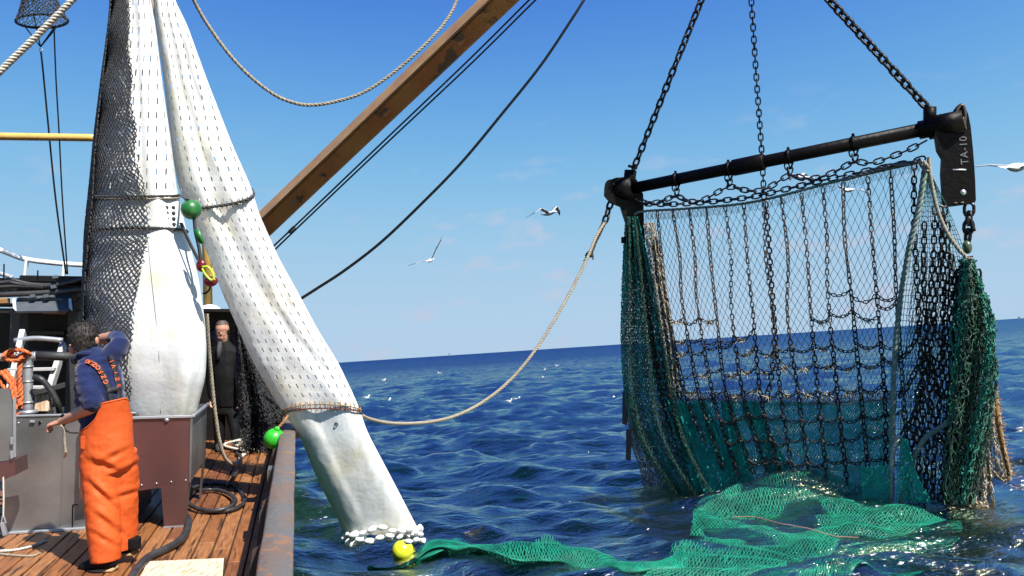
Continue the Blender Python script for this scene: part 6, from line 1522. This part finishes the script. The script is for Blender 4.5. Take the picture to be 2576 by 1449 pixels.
# ------------------------------------------------------------------ gulls
def gull(label, c, size, fwd, up, wl, wr, name='gull', group='flying gulls'):
    """wl, wr: (inner rise, outer rise, sweep) of each wing as fractions of the half span"""
    f_ = np.asarray(fwd, float); f_ /= np.linalg.norm(f_); u = np.asarray(up, float); u -= f_ * np.dot(u, f_); u /= np.linalg.norm(u); s = np.cross(f_, u)
    t = Thing(name, label, 'gull', c, group=group); k = size
    def T(x, y, z): return c + (f_ * x + s * y + u * z) * k
    rg = [(-.42, .01, .0), (-.30, .035, .0), (-.15, .075, -.01), (.0, .095, -.012), (.14, .085, -.005), (.24, .06, .01), (.31, .055, .022), (.37, .045, .025), (.42, .015, .018)]
    a = np.linspace(0, 2 * np.pi, 12, endpoint=False); V_ = []
    for x, r, z in rg: V_ += [T(x, r * math.cos(q), z + r * .9 * math.sin(q)) for q in a]
    m = len(rg); i = np.arange(m - 1)[:, None] * 12; j = np.arange(12)[None]; kk = (j + 1) % 12
    t.part('body', (np.array(V_), [np.stack([i + j, i + kk, i + 12 + kk, i + 12 + j], -1).reshape(-1, 4), np.array([list(range(12))[::-1], list(range((m - 1) * 12, m * 12))])]), M_GULLW)
    t.part('tail', prism([T(-.36, -.03, 0), T(-.36, .03, 0), T(-.56, .075, .0), T(-.58, 0, .0), T(-.56, -.075, .0)], u * .008 * k), M_GULLW, smooth=False)
    t.part('beak', tube(np.array([T(.40, 0, .015), T(.455, 0, .012), T(.485, 0, -.002)]), np.array([.016, .013, .004]) * k, 7), M_BEAK)
    for sg, (ri2, ro, sw_) in ((-1, wl), (1, wr)):
        st = [(0.03, 0.0, .15, .04), (.25, ri2 * .5, .17 + sw_ * .1, .03), (.5, ri2, .19 + sw_ * .3, .02), (.78, ri2 + (ro - ri2) * .55, .10 + sw_ * .7, .015), (1.0, ro, -.05 + sw_, .008), (1.10, ro + (ro - ri2) * .15, -.16 + sw_, .003)]
        ch = [.20, .21, .20, .16, .09, .02]
        lead = [T(le, sg * y * 1.0, z) for (y, z, le, th) in st]; trail = [T(le - c_, sg * y, z - .02) for (y, z, le, th), c_ in zip(st, ch)]
        top = [(p * .62 + q * .38) + u * th * k for p, q, (_, _, _, th) in zip(lead, trail, st)]
        for nm, i0, i1, mt in (('wing', 0, 4, M_GULLG), ('wing_tip', 3, 6, M_GULLB)):
            ld_, tr_, tp_ = np.array(lead[i0:i1]), np.array(trail[i0:i1]), np.array(top[i0:i1]); n2 = len(ld_)
            bt_ = (ld_ * .6 + tr_ * .4) - u * .006 * k
            v = np.concatenate([ld_, tp_, tr_, bt_]); ff = [[a_ * n2 + i, b_ * n2 + i, b_ * n2 + i + 1, a_ * n2 + i + 1] for i in range(n2 - 1) for a_, b_ in ((0, 1), (1, 2), (2, 3), (3, 0))]
            me_i = [(0 if (q % 4) < 2 else 1) for q in range(len(ff))]
            t.part(nm, (v, ff), [mt, M_GULLW if nm == 'wing' else M_GULLG], midx=me_i)
    return t
Rx = lambda x, y, z: RC @ np.array((x, y, z))
gull('white gull gliding between the black cable and the trawl', W(1379, 537, 21), .68, Rx(.75, .05, .65), Rx(0, 1, .25), (.22, -.12, -.1), (.26, .02, -.15))
gull('gull banking low above the horizon with one wing raised', W(1082, 655, 23), .62, Rx(.35, .15, -.9), Rx(-.3, .9, .25), (.05, .02, -.1), (.55, .95, -.05))
gull('large gull cut off by the right edge of the picture', W(2556, 420, 9.0), .62, Rx(.8, .1, -.5), Rx(.1, .9, .4), (-.1, -.30, .0), (.25, .2, 0))
gull('gull flying behind the headline chains of the trawl', W(2012, 446, 18), .62, Rx(-.7, .1, -.7), Rx(0, 1, .2), (.15, -.05, 0), (.15, -.3, 0))
gull('small gull seen through the front netting of the trawl', W(2133, 478, 19), .62, Rx(.8, .05, -.5), Rx(0, 1, .3), (.1, .02, 0), (.1, .0, 0))
fg = [(921, 999, 'gull sitting on the water nearest the sleeve'), (973, 1006, 'dark backed gull floating right of the sleeve'), (1368, 931, 'dark backed gull floating just right of the bridle rope'), (1371, 949, 'small pale gull floating below the dark backed one'), (1402, 923, 'most distant gull floating right of the bridle rope'),
      (1533, 999, 'gull floating close left of the trawl wing'), (1280, 1018, 'brownish gull floating left in a pair under the rope'), (1300, 1011, 'white gull floating right in a pair under the rope'), (1106, 944, 'lone white gull floating far off in mid water'), (965, 961, 'distant gull floating near the sleeve edge')]
for x, y, lb in fg:
    p = WZ(x, y, 0.0); h = float(eta(np.array([p[0]]), np.array([p[1]]), np.array([.3]))[0]); p = np.array((p[0], p[1], h))
    t = Thing('floating_gull', lb, 'gull', p, group='gulls on the water'); fw = np.array((random.choice((-1, 1)), random.uniform(-.4, .4), 0)); gk = .55 if 'pair' in lb else .8; fw /= np.linalg.norm(fw); sd = np.cross(fw, UPV)
    rg = [(-.26, .01, .13), (-.18, .045, .10), (-.06, .085, .07), (.06, .095, .06), (.15, .075, .07), (.20, .04, .10)]; a = np.linspace(0, 2 * np.pi, 10, endpoint=False)
    V_ = [p + (fw * X_ + sd * r * math.cos(q) + UPV * (z + r * .8 * math.sin(q))) * gk for X_, r, z in rg for q in a]; m = len(rg); i = np.arange(m - 1)[:, None] * 10; j = np.arange(10)[None]; kk = (j + 1) % 10
    t.part('body', (np.array(V_), [np.stack([i + j, i + kk, i + 10 + kk, i + 10 + j], -1).reshape(-1, 4), np.array([list(range(10))[::-1], list(range((m - 1) * 10, m * 10))])]), M_GULLW)
    t.part('folded_wing', ball(p + (UPV * .11 - fw * .05) * gk, .1 * gk, 10, (1, 1, .5), Matrix((Vector(fw) * 1.9, Vector(sd), Vector(UPV))).transposed()), M_GULLB if 'dark' in lb else M_GULLG)
    t.part('head', tube(np.array([p + (fw * .16 + UPV * .09) * gk, p + (fw * .2 + UPV * .17) * gk, p + (fw * .215 + UPV * .225) * gk, p + (fw * .22 + UPV * .26) * gk]), np.array([.05, .045, .05, .02]) * gk, 8), M_GULLW)
    t.part('beak', tube(np.array([p + (fw * .25 + UPV * .225) * gk, p + (fw * .32 + UPV * .215) * gk]), np.array([.014, .005]) * gk, 6), M_BEAK)

# ------------------------------------------------------------------ far platforms on the horizon
for (x, y, lb, sc_) in ((1130, 893, 'tiny hazy offshore platform on the horizon left of the rope', 1.0), (2564, 801, 'tiny hazy offshore platform on the horizon at the right edge', .8)):
    d = 4200; c = W(x, y, d); c[2] = 0
    t = Thing('offshore_platform', lb, 'platform', c, group='platforms on the horizon'); k = 9 * sc_
    for sx in (-1, 1):
        for sy in (-1, 1): t.part('leg', boxv(c[0] + sx * k * .35 - .7, c[0] + sx * k * .35 + .7, c[1] + sy * k * .35 - .7, c[1] + sy * k * .35 + .7, -3, k * .8), M_PLATF, smooth=False)
    t.part('deck_block', boxv(c[0] - k * .6, c[0] + k * .6, c[1] - k * .5, c[1] + k * .5, k * .8, k * 1.35), M_PLATF, smooth=False)
    t.part('derrick', prism([(c[0] - k * .5, c[1], k * 1.35), (c[0] - k * .2, c[1], k * 1.35), (c[0] - k * .35, c[1], k * 2.0)], (0, 2, 0)), M_PLATF, smooth=False)
